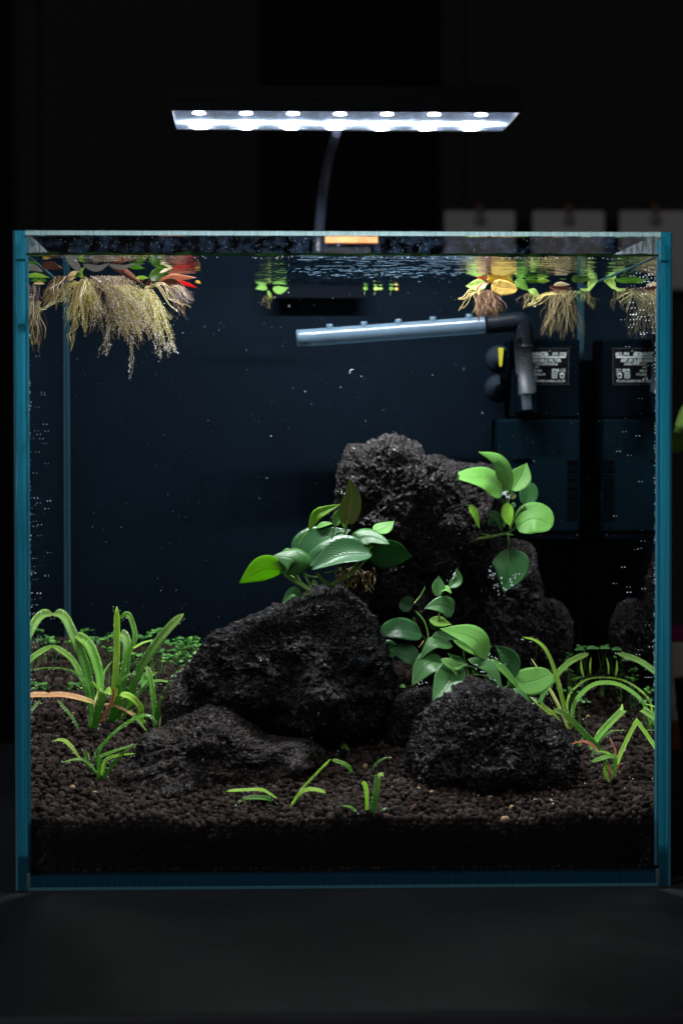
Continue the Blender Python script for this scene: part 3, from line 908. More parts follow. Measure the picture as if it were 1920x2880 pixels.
for px in (926, 1022, 1119, 1216, 1318):
    t_ = (px-834)/(1372-834)
    c = A+(B-A)*t_
    c = c+np.array([0, -0.1, R*0.86])
    v, f = lathe_vf([(0.07, -0.15), (0.09, 0.16), (0.12, 0.24), (0.17, 0.24), (0.19, 0.18), (0.19, -0.1)], c, (0, 0, 1), 20)
    mesh_obj('nozzle', v, f, M['frost'], filt)
# black elbow
M['elbow'] = simple('glossy_black_elbow', (0.002, 0.003, 0.0045), 0.4, spec=0.05)
ep = bez([P(1362, 914, YB), P(1420, 908, YB), P(1462, 906, YB), P(1472, 935, YB), P(1474, 975, YB)], 22)
er = [R*1.08]*3+[R*1.1]*8+[R*1.12]*11
v, f = tube_vf(ep, er, 24)
mesh_obj('elbow', v, f, M['elbow'], filt)
v, f = tube_vf([P(1467, 950, YB), P(1481, 1106, YB)], 26*(YB-CAM[1])/FPX, 28)
mesh_obj('down_tube', v, f, M['frost2'], filt)
v, f = tube_vf([P(1470, 1050, YB), P(1480, 1152, YB)], 21*(YB-CAM[1])/FPX, 24)
mesh_obj('connector', v, f, simple('connector_dark', (0.004, 0.007, 0.01), 0.6, spec=0.05), filt)
box('connector_block', *(lambda a, b: (a[0], b[0], YB-0.3, YF-0.01, b[2], a[2]))(P(1452, 1110, YB), P(1508, 1164, YB)), M['f_black'], filt, bev=0.1)
M['rubber'] = simple('dark_suction_rubber', (0.0035, 0.006, 0.009), 0.6, spec=0.04)
for (cx, cy, rr) in ((1404, 1010, 40), (1402, 1092, 40)):
    c = P(cx, cy, 25.5)
    r = rr*(141)/FPX
    v, f = lathe_vf([(0.001, -0.5), (0.2, -0.5), (0.25, -0.2), (r*0.8, 0.0), (r, 0.35), (r*0.97, 0.4)], c, (0, 1, 0), 28)
    mesh_obj('suction_cup', v, f, M['rubber'], filt)
a = P(1401, 978, 24.6); b = P(1415, 1030, 24.6)
mb = MB(); mb.add([(a[0], 24.6, a[2]), (b[0], 24.6, a[2]), (a[0]+0.19, 24.6, b[2]), (a[0]+0.06, 24.6, b[2]), (a[0], 24.9, a[2]), (b[0], 24.9, a[2]), (a[0]+0.19, 24.9, b[2]), (a[0]+0.06, 24.9, b[2])],
       [(0, 3, 2, 1), (4, 5, 6, 7), (0, 1, 5, 4), (1, 2, 6, 5), (2, 3, 7, 6), (3, 0, 4, 7)])
mb.build('yellow_clip', simple('yellow_plastic', (0.17, 0.155, 0.008), 0.4), filt, smooth=False)
mb = MB(); a = P(1408, 985, 24.9); b = P(1440, 1090, 24.9)
mb.box(a[0], b[0]+0.1, 24.92, 25.6, b[2], a[2]); mb.build('cup_bracket', M['f_black'], filt, smooth=False)
# ================================================================ SOIL
def ico(level):
    import bmesh
    bm = bmesh.new(); bmesh.ops.create_icosphere(bm, subdivisions=level, radius=1.0)
    bm.verts.ensure_lookup_table()
    v = np.array([q.co[:] for q in bm.verts]); f = np.array([[q.index for q in p.verts] for p in bm.faces])
    bm.free(); return v, f
_ico = {}
def get_ico(l):
    if l not in _ico: _ico[l] = ico(l)
    return _ico[l]

def build_soil():
    rs = np.random.RandomState(11)
    pts = []; rad = []
    sp = 0.28
    y = 0.80; row = 0
    while y < 27.2:
        n = int(28.6/sp)
        x = -14.3+(np.arange(n)+0.5*(row % 2))*sp+rs.normal(0, 0.06, n)
        yy = y+rs.normal(0, 0.05, n)
        k = (np.abs(x) < 14.28)
        x, yy = x[k], yy[k]
        r = np.clip(rs.normal(0.155, 0.030, len(x)), 0.08, 0.23)
        z = soil_z(x, yy)-0.03+rs.normal(0, 0.05, len(x))
        pts.append(np.stack([x, np.clip(yy, 0.62+r, 27.2), z], 1)); rad.append(r)
        y += sp*0.87; row += 1
    # loose second layer, sparser
    for _ in range(1500):
        x = rs.uniform(-14.2, 14.2); yy = rs.uniform(0.9, 26); r = rs.uniform(0.09, 0.19)
        pts.append([[x, yy, soil_z(x, yy)+0.10+rs.uniform(0, 0.08)]]); rad.append([r])
    # pellets pressed against the front glass
    z = 0.84; row = 0
    while z < 3.6:
        n = int(28.7/sp)
        x = -14.35+(np.arange(n)+0.5*(row % 2))*sp+rs.normal(0, 0.05, n)
        r = np.clip(rs.normal(0.152, 0.026, n), 0.11, 0.22)
        zz = z+rs.normal(0, 0.04, n)
        k = (np.abs(x) < 14.25) & (zz < soil_z(x, 0.8)+0.02)
        pts.append(np.stack([x[k], 0.60+r[k]+np.abs(rs.normal(0, 0.05, k.sum())), zz[k]], 1)); rad.append(r[k])
        z += sp*0.87; row += 1
    for s in (-1, 1):
        for k in range(3):
            yy = np.arange(0.9, 27.2, sp)+rs.normal(0, .05, len(np.arange(0.9, 27.2, sp)))
            r = np.clip(rs.normal(0.152, 0.026, len(yy)), .11, .22)
            x = s*(14.47-r*0.4)
            pts.append(np.stack([x, yy, soil_z(x, yy)+0.03-k*sp*.85+rs.normal(0, .05, len(yy))], 1)); rad.append(r)
    pts = np.vstack(pts); rad = np.concatenate([np.asarray(q) for q in rad])
    bv, bf = get_ico(2)
    N = len(pts)
    sc_ = rs.uniform(0.82, 1.15, (N, 1, 3))*rad[:, None, None]
    nv = len(bv)
    V = bv[None]*sc_
    # lumpy: offset by noise
    off = rs.uniform(-60, 60, (N, 1, 3))
    q = (bv[None]*1.1+off).reshape(-1, 3)
    nz = vnoise(q).reshape(N, nv, 1)
    V = V*(1+0.42*nz)
    ang = rs.uniform(0, 2*np.pi, N); c, s = np.cos(ang)[:, None], np.sin(ang)[:, None]
    V = np.stack([V[..., 0]*c-V[..., 1]*s, V[..., 0]*s+V[..., 1]*c, V[..., 2]], 2)+pts[:, None, :]
    V = V.reshape(-1, 3)
    F = (bf[None]+(np.arange(N)*nv)[:, None, None]).reshape(-1, 3)
    # solid bed below
    gx = np.linspace(-14.4, 14.4, 60); gy = np.linspace(0.72, 27.35, 60)
    GX, GY = np.meshgrid(gx, gy, indexing='ij')
    GZ = soil_z(GX, GY)-0.16
    b0 = len(V)
    V = np.vstack([V, np.stack([GX.ravel(), GY.ravel(), GZ.ravel()], 1)])
    idx = b0+np.arange(3600).reshape(60, 60)
    a, b, c2, d = idx[:-1, :-1].ravel(), idx[1:, :-1].ravel(), idx[1:, 1:].ravel(), idx[:-1, 1:].ravel()
    F = np.vstack([F, np.stack([a, b, c2], 1), np.stack([a, c2, d], 1)])
    # front face of the bed
    b1 = len(V)
    V = np.vstack([V, np.stack([gx, np.full(60, 0.72), np.full(60, 0.68)], 1)])
    lo = b1+np.arange(60); hi = idx[:, 0]
    F = np.vstack([F, np.stack([lo[:-1], lo[1:], hi[1:]], 1), np.stack([lo[:-1], hi[1:], hi[:-1]], 1)])
    o = mesh_obj('aquasoil', V, F, M['soil'], None, (0, 14, 0.85))
    at = o.data.attributes.new('tint', 'FLOAT', 'POINT')
    tint = np.clip(rs.beta(2.2, 2.6, N), 0, 0.97); tint[rs.rand(N) < 0.0022] = 1.0
    col = np.zeros(len(o.data.vertices)); col[:N*nv] = np.repeat(tint, nv); col[N*nv:] = 0.0
    at.data.foreach_set('value', col)
    tag(o, 'layer of round dark brown aquarium soil pellets covering the bottom of the tank', 'soil', kind='stuff')
    return N
build_soil()

# ================================================================ ROCKS
def rock(name, label, outline, Yc, thick, level, seed, mat, rough=1.0, expo=0.78, centre=None, lean=0.0, cat='rock', fold=0.0):
    op = np.array(outline, float)
    c2 = np.array(centre, float) if centre is not None else op.mean(0)
    C = P(c2[0], c2[1], Yc)
    W = np.array([P(x, y, Yc) for x, y in op])-C
    th = np.arctan2(W[:, 2], W[:, 0]); R = np.hypot(W[:, 0], W[:, 2])
    o_ = np.argsort(th); th, R = th[o_], R[o_]
    tg = np.linspace(-math.pi, math.pi, 721)
    Rg = np.interp(tg, np.concatenate([th-2*math.pi, th, th+2*math.pi]), np.concatenate([R, R, R]))
    k = np.hanning(13); k /= k.sum()
    Rg = np.convolve(np.concatenate([Rg[-21:-1], Rg, Rg[1:21]]), k, 'same')[20:-20]
    v, f = get_ico(level)
    t = np.arctan2(v[:, 2], v[:, 0]); rho = np.hypot(v[:, 0], v[:, 2])
    Rv = np.interp(t, tg, Rg)
    rr = rho**expo*1.0
    X = Rv*rr*np.cos(t); Z = Rv*rr*np.sin(t)
    dn = np.sign(v[:, 1])*np.abs(v[:, 1])**0.9
    Yd = thick*dn
    Vv = np.stack([X, Yd, Z], 1)
    sd = np.array([seed*13.7, seed*7.1, seed*3.3])
    # large facets / lobes, only in depth so that the outline stays
    lob = fbm(Vv*0.30+sd, 3)
    Vv[:, 1] += thick*0.55*lob*np.abs(dn)
    Vv[:, 1] += lean*Vv[:, 2]
    size = R.mean()
    nrm = v*np.array([1, 1.1, 1]); nrm /= np.linalg.norm(nrm, axis=1)[:, None]
    d = 0.24*ridged(Vv*0.62+sd*2, 3) + 0.22*fbm(Vv*0.45+sd*3, 3)
    if fold: d += fold*(ridged(Vv*0.33+sd*4, 2)-0.4)
    pit = fbm(Vv*2.3+sd, 3)
    d -= 0.62*np.clip(pit-0.14, 0, 1)
    d -= 0.30*np.clip(fbm(Vv*4.6+sd*1.7, 2)-0.12, 0, 1)
    d += 0.16*fbm(Vv*3.6+sd*5, 3) + 0.13*ridged(Vv*6.5+sd, 2) + 0.11*fbm(Vv*13+sd, 2) + 0.05*fbm(Vv*27+sd, 2)
    d -= d.mean()
    Vv = Vv+nrm*(d*rough)[:, None]
    V = Vv+C
    o = mesh_obj(name, V, f, mat, None, (C[0], C[1], V[:, 2].min()))
    tag(o, label, cat)
    return o

def clus(T, pts): return [T(*p) for p in pts]
rock('lava_rock', 'tall knobbly dark lava rock at the top of the pile, its head rising highest',
     [(954, 1306), (966, 1286), (995, 1256), (1028, 1250), (1060, 1235), (1093, 1219), (1126, 1221), (1152, 1243), (1176, 1272), (1200, 1302), (1245, 1326), (1278, 1350), (1295, 1400), (1305, 1450),
      (1304, 1500), (1290, 1560), (1280, 1620), (1250, 1700), (1180, 1790), (1100, 1800), (1020, 1760), (970, 1680), (950, 1580), (945, 1480), (950, 1409), (952, 1360)],
     17.3, 3.7, 8, 3, M['rock_top'], rough=0.95, centre=(1130, 1500), lean=-0.12, fold=0.5)
rock('lava_rock', 'dark lava rock behind the tall one, under the upper right broad leaves',
     [(1150, 1320), (1190, 1290), (1230, 1288), (1280, 1300), (1330, 1306), (1387, 1322), (1408, 1356), (1405, 1420), (1400, 1520), (1400, 1640), (1370, 1760), (1280, 1850), (1180, 1840), (1130, 1700), (1120, 1500)],
     22.0, 3.4, 7, 9, M['rock'], rough=0.85, centre=(1270, 1560))
rock('lava_rock', 'plum grey lava rock sloping down behind on the right, below the big dark leaf',
     [(1360, 1500), (1405, 1518), (1443, 1521), (1482, 1536), (1503, 1555), (1504, 1585), (1512, 1614), (1520, 1640), (1522, 1680), (1545, 1750), (1530, 1830), (1460, 1890), (1360, 1890), (1300, 1800), (1290, 1680), (1310, 1580)],
     21.5, 3.0, 7, 14, M['rock_back'], rough=0.8, centre=(1410, 1690))
rock('lava_rock', 'small round plum grey lava stone farthest right in the back, beside the glass corner',
     [(1500, 1705), (1535, 1686), (1562, 1688), (1584, 1706), (1600, 1735), (1608, 1772), (1606, 1813), (1590, 1860), (1545, 1890), (1490, 1870), (1475, 1790), (1482, 1730)],
     22.5, 1.8, 7, 21, M['rock_back'], rough=0.55, centre=(1545, 1785))
rock('lava_rock', 'big black lava boulder in the middle of the tank with a deeply shaded underside',
     [(524, 1912), (530, 1880), (554, 1850), (571, 1816), (607, 1783), (652, 1758), (696, 1736), (750, 1718), (795, 1702), (846, 1682), (870, 1660), (920, 1650), (960, 1658), (991, 1680), (1026, 1706), (1046, 1750), (1062, 1800), (1090, 1848), (1106, 1886), (1107, 1939),
      (1085, 1990), (1060, 2050), (1000, 2085), (900, 2090), (820, 2066), (740, 2030), (678, 2016), (600, 1998), (550, 1972), (529, 1940)],
     13.0, 4.6, 8, 5, M['rock'], rough=0.85, centre=(820, 1880), lean=0.10, fold=0.35)
rock('lava_rock', 'low dark brown lava rock lying in front of the big boulder on the left',
     [(296, 2213), (302, 2182), (340, 2150), (380, 2128), (396, 2080), (425, 2064), (480, 2062), (530, 2030), (570, 2008), (610, 2004), (650, 2016), (690, 2044), (730, 2072), (780, 2088), (848, 2082), (896, 2108), (898, 2134), (858, 2172),
      (835, 2210), (770, 2250), (640, 2275), (500, 2285), (380, 2275), (310, 2250)],
     8.2, 3.6, 7, 8, M['rock_brown'], rough=0.75, centre=(600, 2160), lean=0.32, fold=0.35)
rock('lava_rock', 'smooth brown lava slab showing between the left plants and the big boulder',
     [(455, 2010), (462, 1960), (480, 1915), (510, 1895), (545, 1890), (600, 1930), (640, 1990), (680, 2050), (640, 2110), (540, 2110), (470, 2080)],
     13.2, 2.2, 7, 12, M['rock_brown'], rough=0.35, centre=(550, 2000), lean=0.5)
rock('lava_rock', 'big pitted black lava rock in front on the right with leaves along its top',
     [(1171, 2058), (1186, 2030), (1206, 2005), (1235, 1972), (1275, 1944), (1318, 1921), (1355, 1923), (1390, 1940), (1433, 1955), (1472, 1972), (1510, 2003), (1553, 2030), (1588, 2062), (1604, 2100), (1612, 2140), (1608, 2185),
      (1571, 2225), (1490, 2260), (1400, 2270), (1300, 2255), (1220, 2235), (1165, 2205), (1146, 2170), (1146, 2120)],
     8.4, 4.2, 8, 17, M['rock'], rough=0.85, centre=(1385, 2100), lean=0.2, fold=0.35)
rock('lava_rock', 'small blue black lava stone wedged between the two biggest rocks',
     [(1085, 2000), (1098, 1965), (1125, 1946), (1175, 1936), (1225, 1940), (1250, 2000), (1230, 2070), (1160, 2120), (1095, 2110), (1075, 2060)],
     12.6, 2.0, 7, 25, M['rock'], rough=0.6, centre=(1160, 2025))

# ================================================================ LEAVES
def leaf_vf(pts, wpx, tilt=45, cup=0.12, kind='oval', nu=18, nv=8, wav=0.0, flip=False, thick=0.028, twist=0.0):
    """pts: list of (px,py,Y); wpx: widest apparent width in photo pixels"""
    rib = bez([P(*p) for p in pts], nu)
    al = math.radians(tilt)
    Nh = np.array([0, -math.cos(al), math.sin(al)])
    V = []; uv = []
    ks = wav
    for i in range(nu):
        u = i/(nu-1)
        T = rib[min(i+1, nu-1)]-rib[max(i-1, 0)]; T /= np.linalg.norm(T)+1e-9
        W = np.cross(Nh, T); lw = np.linalg.norm(W)
        W = W/lw if lw > 0.15 else np.cross([0, -1, 0.001], T)/np.linalg.norm(np.cross([0, -1, 0.001], T))
        if twist:
            a = twist*(u-0.5); N0 = np.cross(T, W); W = W*math.cos(a)+N0*math.sin(a)
        N = np.cross(T, W)
        if N[1] > 0: N = -N; W = -W
        # apparent width per cm across the leaf
        p0 = proj(rib[i]); pt = proj(rib[i]+T*0.2)-p0; pw = proj(rib[i]+W*0.2)-p0
        pt = pt/(np.linalg.norm(pt)+1e-9)
        per = abs(pw[0]*pt[1]-pw[1]*pt[0])/0.2
        real = min(wpx/max(per, 1e-3), wpx/52*2.1)
        if kind == 'oval': s = (math.sin(math.pi*u**0.84))**(0.7 if u < .44 else 1.05) if 0 < u < 1 else 0
        elif kind == 'round': s = math.sqrt(max(0, 1-(2*u-1)**2))
        elif kind == 'lance': s = (math.sin(math.pi*u**0.8))**0.95 if 0 < u < 1 else 0
        elif kind == 'heart': s = (math.sin(math.pi*u**0.62))**(0.6 if u < .33 else 1.0) if 0 < u < 1 else 0
        elif kind == 'blade': s = min(1, 0.55+1.2*u)*min(1, ((1-u)/0.10))**0.5*(1-0.12*u)
        elif kind == 'cut': s = min(1, 0.6+0.9*u)
        elif kind == 'taper': s = min(1, 0.7+1.0*u)*(1-u)**0.55
        s = max(s, 0.02)
        for j in range(nv+1):
            q = j/nv*2-1
            hgt = cup*real*(abs(q)**1.6)*s
            wv = ks*real*math.sin(u*17+q*2.1+wpx)*abs(q)**2
            V.append(rib[i]+W*(q*real*0.5*s)+N*(hgt+wv))
            uv.append((u, j/nv))
    F = []
    n1 = nv+1
    for i in range(nu-1):
        for j in range(nv):
            F.append((i*n1+j, i*n1+j+1, (i+1)*n1+j+1, (i+1)*n1+j))
    return V, F, uv

LK = 1.0
def leaf(parent, mat, pts, wpx, name='leaf', label=None, **k):
    wpx = wpx/LK*(1.13 if LK > 1 else 1.0)
    V, F, uv = leaf_vf(pts, wpx, **k)
    o = mesh_obj(name, V, F, mat, parent, uv=uv)
    m = o.modifiers.new('thickness', 'SOLIDIFY'); m.thickness = 0.014*S; m.offset = 0
    if label: o['label'] = label
    return o

def stem(parent, mat, pts, r0, r1=None, name='stem', n=8, k=14):
    """pts: (px,py,Y)"""
    c = bez([P(*p) for p in pts], k)
    r1 = r0 if r1 is None else r1
    v, f = tube_vf(c, list(np.linspace(r0, r1, k)), n)
    return mesh_obj(name, v, f, mat, parent, uv=[(i/len(v), 0.3) for i in range(len(v))])

LK = 1.0
bub = MB()          # pearls of oxygen along plants and glass
_br = np.random.RandomState(5)
def pearls(px0, py0, px1, py1, Y, n, j=4, r=(0.018, 0.035)):
    for _ in range(n):
        t = _br.rand()
        bub.octa(P(px0+(px1-px0)*t+_br.normal(0, j), py0+(py1-py0)*t+_br.normal(0, j), Y-0.1), _br.uniform(*r))

def mk(x0, y0, k): return lambda x, y, Y=None: (x0+x/k, y0+y/k) if Y is None else (x0+x/k, y0+y/k, Y)
def LP(T, pts, Y0_, Y1_=None, Ym=None):
    """list of crop points -> (px,py,Y) with depth running from Y0 to Y1 (via Ym in the middle)"""
    Y1_ = Y0_ if Y1_ is None else Y1_
    n = len(pts); out = []
    for i, p in enumerate(pts):
        t = i/(n-1)
        Y = Y0_+(Y1_-Y0_)*t
        if Ym is not None: Y += (Ym-(Y0_+Y1_)/2)*4*t*(1-t)
        out.append((*T(*p), Y))
    return out

# ---- broad leaved plant on top of the big boulder (left)
LK = 2.75; T = mk(660, 1330, 3.0154)
org = P(866, 1655, 12.6)
pl = thing('anubias', 'large broad leaved green plant spreading left over the top of the big black boulder', 'aquatic plant', org, 'broad leaved plants on the rocks')
leaf(pl, L['dark'], LP(T, [(1130, 672), (1320, 690), (1502, 712)], 11.5, 12.1), 205, tilt=-28, cup=0.05, kind='oval', label='dark shaded leaf pointing right')
leaf(pl, L['light'], LP(T, [(1180, 505), (1265, 470), (1350, 408)], 12.1, 12.8), 92, tilt=55, cup=0.06, kind='oval')
leaf(pl, L['mid'], LP(T, [(940, 612), (1125, 535), (1316, 606)], 10.9, 10.7, 11.2), 118, tilt=50, cup=-0.05, kind='lance', wav=0.02)
leaf(pl, L['yellow'], LP(T, [(1085, 640), (1130, 640), (1176, 618)], 11.2, 10.9), 55, tilt=50, kind='lance')
leaf(pl, L['deep'], LP(T, [(566, 760), (720, 600), (980, 484)], 11.3, 11.9), 268, tilt=48, cup=0.10, kind='heart', nu=26, nv=12, label='largest leaf, glossy and broad')
leaf(pl, L['deep'], LP(T, [(1160, 690), (900, 705), (650, 826)], 10.6, 9.9), 190, tilt=52, cup=0.20, kind='oval', nu=24, nv=10)
leaf(pl, L['mid'], LP(T, [(540, 862), (500, 740), (325, 702)], 10.8, 10.5), 225, tilt=40, cup=-0.12, kind='heart', nu=20)
leaf(pl, L['light'], LP(T, [(470, 700), (440, 670), (405, 662)], 11.5, 11.7), 50, tilt=40, kind='oval')
leaf(pl, L['yellow'], LP(T, [(405, 826), (235, 828), (36, 936)], 10.7, 10.3), 172, tilt=-35, cup=-0.10, kind='oval', label='bright yellow green leaf pointing left')
leaf(pl, L['olive'], LP(T, [(945, 440), (990, 230), (977, 38)], 11.7, 11.5), 148, tilt=20, cup=0.12, kind='heart', label='upright mottled olive leaf')
leaf(pl, L['yellow'], LP(T, [(628, 492), (690, 365), (770, 318), (905, 262)], 11.5, 11.7), 74, tilt=20, cup=0.1, kind='lance')
leaf(pl, L['light'], LP(T, [(845, 455), (880, 370), (905, 285)], 11.9, 12.1), 72, tilt=20, kind='oval')
leaf(pl, L['yellow'], LP(T, [(935, 470), (930, 420), (935, 385)], 11.7), 40, tilt=20, kind='oval')
leaf(pl, L['light'], LP(T, [(690, 470), (760, 440), (830, 430)], 12.1), 34, tilt=60, kind='lance')
leaf(pl, L['mid'], LP(T, [(575, 1040), (490, 1020), (400, 1112)], 11.3, 10.8), 74, tilt=40, kind='lance')
leaf(pl, L['light'], LP(T, [(655, 945), (680, 935), (705, 930)], 10.8), 40, tilt=60, kind='oval')
for a, r in ((((402, 840), (470, 900), (560, 950), (640, 1000)), .085), (((405, 850), (500, 890), (620, 985)), .06), (((560, 790), (600, 880), (650, 970)), .06),
          (((515, 855), (560, 930), (640, 985)), .07), (((560, 815), (620, 870), (700, 885)), .05), (((700, 840), (750, 920), (820, 948), (890, 905), (950, 880)), .11),
          (((950, 860), (880, 830), (760, 850)), .05), (((545, 605), (580, 550), (630, 492)), .035), (((945, 440), (930, 520), (860, 700)), .06),
          (((845, 455), (830, 520), (800, 700)), .05), (((575, 1040), (620, 1030), (660, 1010)), .04), (((1130, 672), (1040, 760), (950, 880)), .06), (((1160, 690), (1080, 770), (960, 890)), .06)):
    stem(pl, M['stem'] if r < .1 else M['stem_dark'], [(*T(*p), 11.2) for p in a], r, r*1.1)
rr = np.random.RandomState(2)
for i in range(16):
    x0 = rr.uniform(880, 1190); y0 = rr.uniform(800, 880)
    pts = [(x0, y0)]
    for k in range(4): pts.append((pts[-1][0]+rr.normal(6, 26), pts[-1][1]+rr.uniform(20, 52)))
    stem(pl, M['root_dim'], [(*T(*p), 11.4+rr.uniform(-.3, .3)) for p in pts], rr.uniform(.05, .1), 0.03, name='root')
pearls(*T(690, 705), *T(780, 655), 11.7, 12, 3); pearls(*T(1240, 825), *T(1450, 815), 13.4, 12, 6); pearls(*T(910, 150), *T(950, 380), 13, 14, 8); pearls(*T(1370, 655), *T(1500, 700), 13.4, 10, 4)

# ---- broad leaved plant at the upper right
LK = 3.617; T = mk(1250, 1150, 3.617)
org = P(1440, 1500, 18.2)
pl = thing('anubias', 'broad leaved green plant high on the right behind the tallest rock', 'aquatic plant', org, 'broad leaved plants on the rocks')
leaf(pl, L['dark'], LP(T, [(820, 985), (850, 870), (850, 745)], 19.5, 19.8), 172, tilt=5, kind='round', label='dark leaf at the back')
leaf(pl, L['light'], LP(T, [(684, 834), (770, 700), (835, 552)], 18.4, 18.8), 205, tilt=35, cup=0.14, kind='oval', nu=22, nv=10)
leaf(pl, L['light'], LP(T, [(575, 896), (400, 720), (35, 680)], 17.6, 17.2), 195, tilt=50, cup=0.06, kind='oval', nu=24, nv=10)
leaf(pl, L['light'], LP(T, [(625, 900), (620, 700), (540, 520), (344, 436)], 18.0, 17.4), 150, tilt=30, cup=-0.10, kind='lance', nu=26, nv=10)
leaf(pl, L['light'], LP(T, [(722, 1205), (900, 1120), (1100, 1185)], 17.8, 17.4), 285, tilt=38, cup=0.05, kind='round', nu=24, nv=12, label='large pale green leaf pointing right')
leaf(pl, L['yellow'], LP(T, [(640, 955), (635, 1080), (665, 1200)], 17.9, 17.3), 118, tilt=30, cup=0.1, kind='oval')
leaf(pl, L['yellow'], LP(T, [(200, 1000), (290, 1050), (355, 1225)], 17.0, 16.8), 74, tilt=40, cup=0.1, kind='lance')
leaf(pl, L['dark'], LP(T, [(435, 1055), (535, 1110), (590, 1260)], 17.6), 82, tilt=20, kind='lance')
leaf(pl, L['dark'], LP(T, [(450, 1200), (470, 1140), (510, 1110)], 17.4), 60, tilt=20, kind='lance')
leaf(pl, L['olive'], LP(T, [(680, 920), (700, 885), (725, 870)], 18.6), 50, tilt=20, kind='round')
leaf(pl, L['mid'], LP(T, [(680, 1010), (700, 975), (715, 960)], 18.6), 45, tilt=20, kind='round')
leaf(pl, L['light'], LP(T, [(620, 1275), (660, 1280), (705, 1285)], 17.5), 22, tilt=70, kind='lance')
leaf(pl, L['dark'], LP(T, [(640, 1430), (665, 1620), (600, 1870)], 17.8, 17.0), 335, tilt=-5, cup=0.12, kind='oval', nu=24, nv=12, label='big dark green leaf hanging down')
for a, r in ((((625, 895), (620, 1000), (600, 1180)), .09), (((724, 1200), (640, 1260), (480, 1300), (330, 1320)), .07), (((684, 834), (650, 930), (610, 1100)), .05),
          (((575, 896), (600, 1000), (600, 1200)), .05), (((640, 1430), (650, 1350), (640, 1280)), .05), (((820, 985), (740, 1060), (660, 1220)), .05), (((350, 1230), (380, 1270), (460, 1290)), .04)):
    stem(pl, M['stem_dark'], [(*T(*p), 18.0) for p in a], r)
pearls(*T(600, 850), *T(640, 900), 17.4, 22, 12/3.6); pearls(*T(440, 1600), *T(560, 1850), 16.4, 26, 9); pearls(*T(560, 1860), *T(780, 1680), 16.4, 16, 7)

# ---- small sprig in the shaded middle
LK = 4.126; T = mk(940, 1560, 4.126)
pl = thing('anubias', 'small dim broad leaved sprig in the shade beneath the tallest rock', 'aquatic plant', P(1240, 1680, 12.6), 'broad leaved plants on the rocks')
leaf(pl, L['mid'], LP(T, [(1195, 490), (1205, 370), (1210, 248)], 12.4, 12.8), 135, tilt=30, kind='oval')
leaf(pl, L['mid'], LP(T, [(1328, 384), (1420, 300), (1418, 160)], 12.6, 12.9), 118, tilt=30, kind='lance')
leaf(pl, L['light'], LP(T, [(1240, 420), (1300, 405), (1358, 450)], 12.5, 12.2), 55, tilt=60, kind='oval')
leaf(pl, L['mid'], LP(T, [(1385, 660), (1240, 590), (1040, 622)], 12.4, 11.9), 205, tilt=30, cup=0.05, kind='heart', nu=20)
leaf(pl, L['yellow'], LP(T, [(1105, 745), (1220, 790), (1358, 812)], 12.8, 12.4), 110, tilt=45, kind='oval')
leaf(pl, L['dark'], LP(T, [(1120, 760), (1150, 830), (1200, 900)], 12.8), 80, tilt=25, kind='oval')
leaf(pl, L['dark'], LP(T, [(760, 540), (830, 580), (900, 620)], 14), 170, tilt=20, kind='round')
for a in (((1195, 480), (1240, 430), (1320, 390)), ((1300, 470), (1240, 620), (1200, 760)), ((1060, 370), (1000, 480), (930, 560))):
    stem(pl, M['stem_dark'], [(*T(*p), 12.7) for p in a], .05)
pearls(*T(1380, 280), *T(1410, 180), 12.2, 8, 3)

# ---- lower cluster behind the front right rock
LK = 3.0154; T = mk(1040, 1700, 3.0154)
pl = thing('anubias', 'bushy broad leaved green plant growing behind the front right rock', 'aquatic plant', P(1338, 1925, 11.5), 'broad leaved plants on the rocks')
leaf(pl, L['deep'], LP(T, [(440, 262), (270, 210), (90, 238)], 11.6, 11.0), 162, tilt=45, cup=0.04, kind='round', nu=20)
leaf(pl, L['deep'], LP(T, [(215, 430), (150, 380), (92, 402)], 11.8, 11.6), 125, tilt=35, kind='oval')
leaf(pl, L['deep'], LP(T, [(425, 475), (300, 415), (156, 386)], 11.3, 10.9), 150, tilt=42, cup=0.06, kind='oval', nu=20)
leaf(pl, L['mid'], LP(T, [(700, 352), (540, 330), (416, 470)], 11.9, 11.0), 98, tilt=45, cup=0.05, kind='oval', nu=20)
leaf(pl, L['dark'], LP(T, [(525, 270), (620, 275), (730, 292)], 12.2), 78, tilt=45, kind='lance')
leaf(pl, L['mid'], LP(T, [(625, 470), (480, 520), (352, 694)], 11.4, 10.2), 182, tilt=45, cup=0.10, kind='oval', nu=22, nv=10)
leaf(pl, L['mid'], LP(T, [(700, 470), (670, 640), (526, 824)], 10.9, 9.4), 225, tilt=48, cup=0.12, kind='oval', nu=24, nv=12, label='largest drooping leaf in front')
leaf(pl, L['light'], LP(T, [(600, 462), (700, 520), (735, 606)], 10.6, 10.0), 70, tilt=50, kind='lance')
leaf(pl, L['mid'], LP(T, [(830, 500), (740, 490), (660, 412)], 11.4, 11.2), 78, tilt=45, kind='oval')
leaf(pl, L['light'], LP(T, [(700, 530), (750, 530), (796, 506)], 10.3, 10.1), 52, tilt=45, kind='lance')
leaf(pl, L['dark'], LP(T, [(1195, 640), (1180, 470), (1060, 345)], 12.6, 12.9), 150, tilt=10, cup=0.12, kind='oval', nu=20)
leaf(pl, L['deep'], LP(T, [(975, 340), (1000, 350), (1035, 360)], 12.6), 60, tilt=30, kind='oval')
leaf(pl, L['light'], LP(T, [(705, 302), (850, 385), (1010, 462)], 11.7, 11.5), 62, tilt=40, kind='lance')
leaf(pl, L['light'], LP(T, [(1000, 450), (870, 290), (592, 205)], 11.3, 10.6), 172, tilt=50, cup=0.05, kind='oval', nu=24, nv=10)
leaf(pl, L['mid'], LP(T, [(830, 464), (1010, 535), (1122, 722)], 11.2, 10.4), 98, tilt=48, cup=0.05, kind='lance', nu=20)
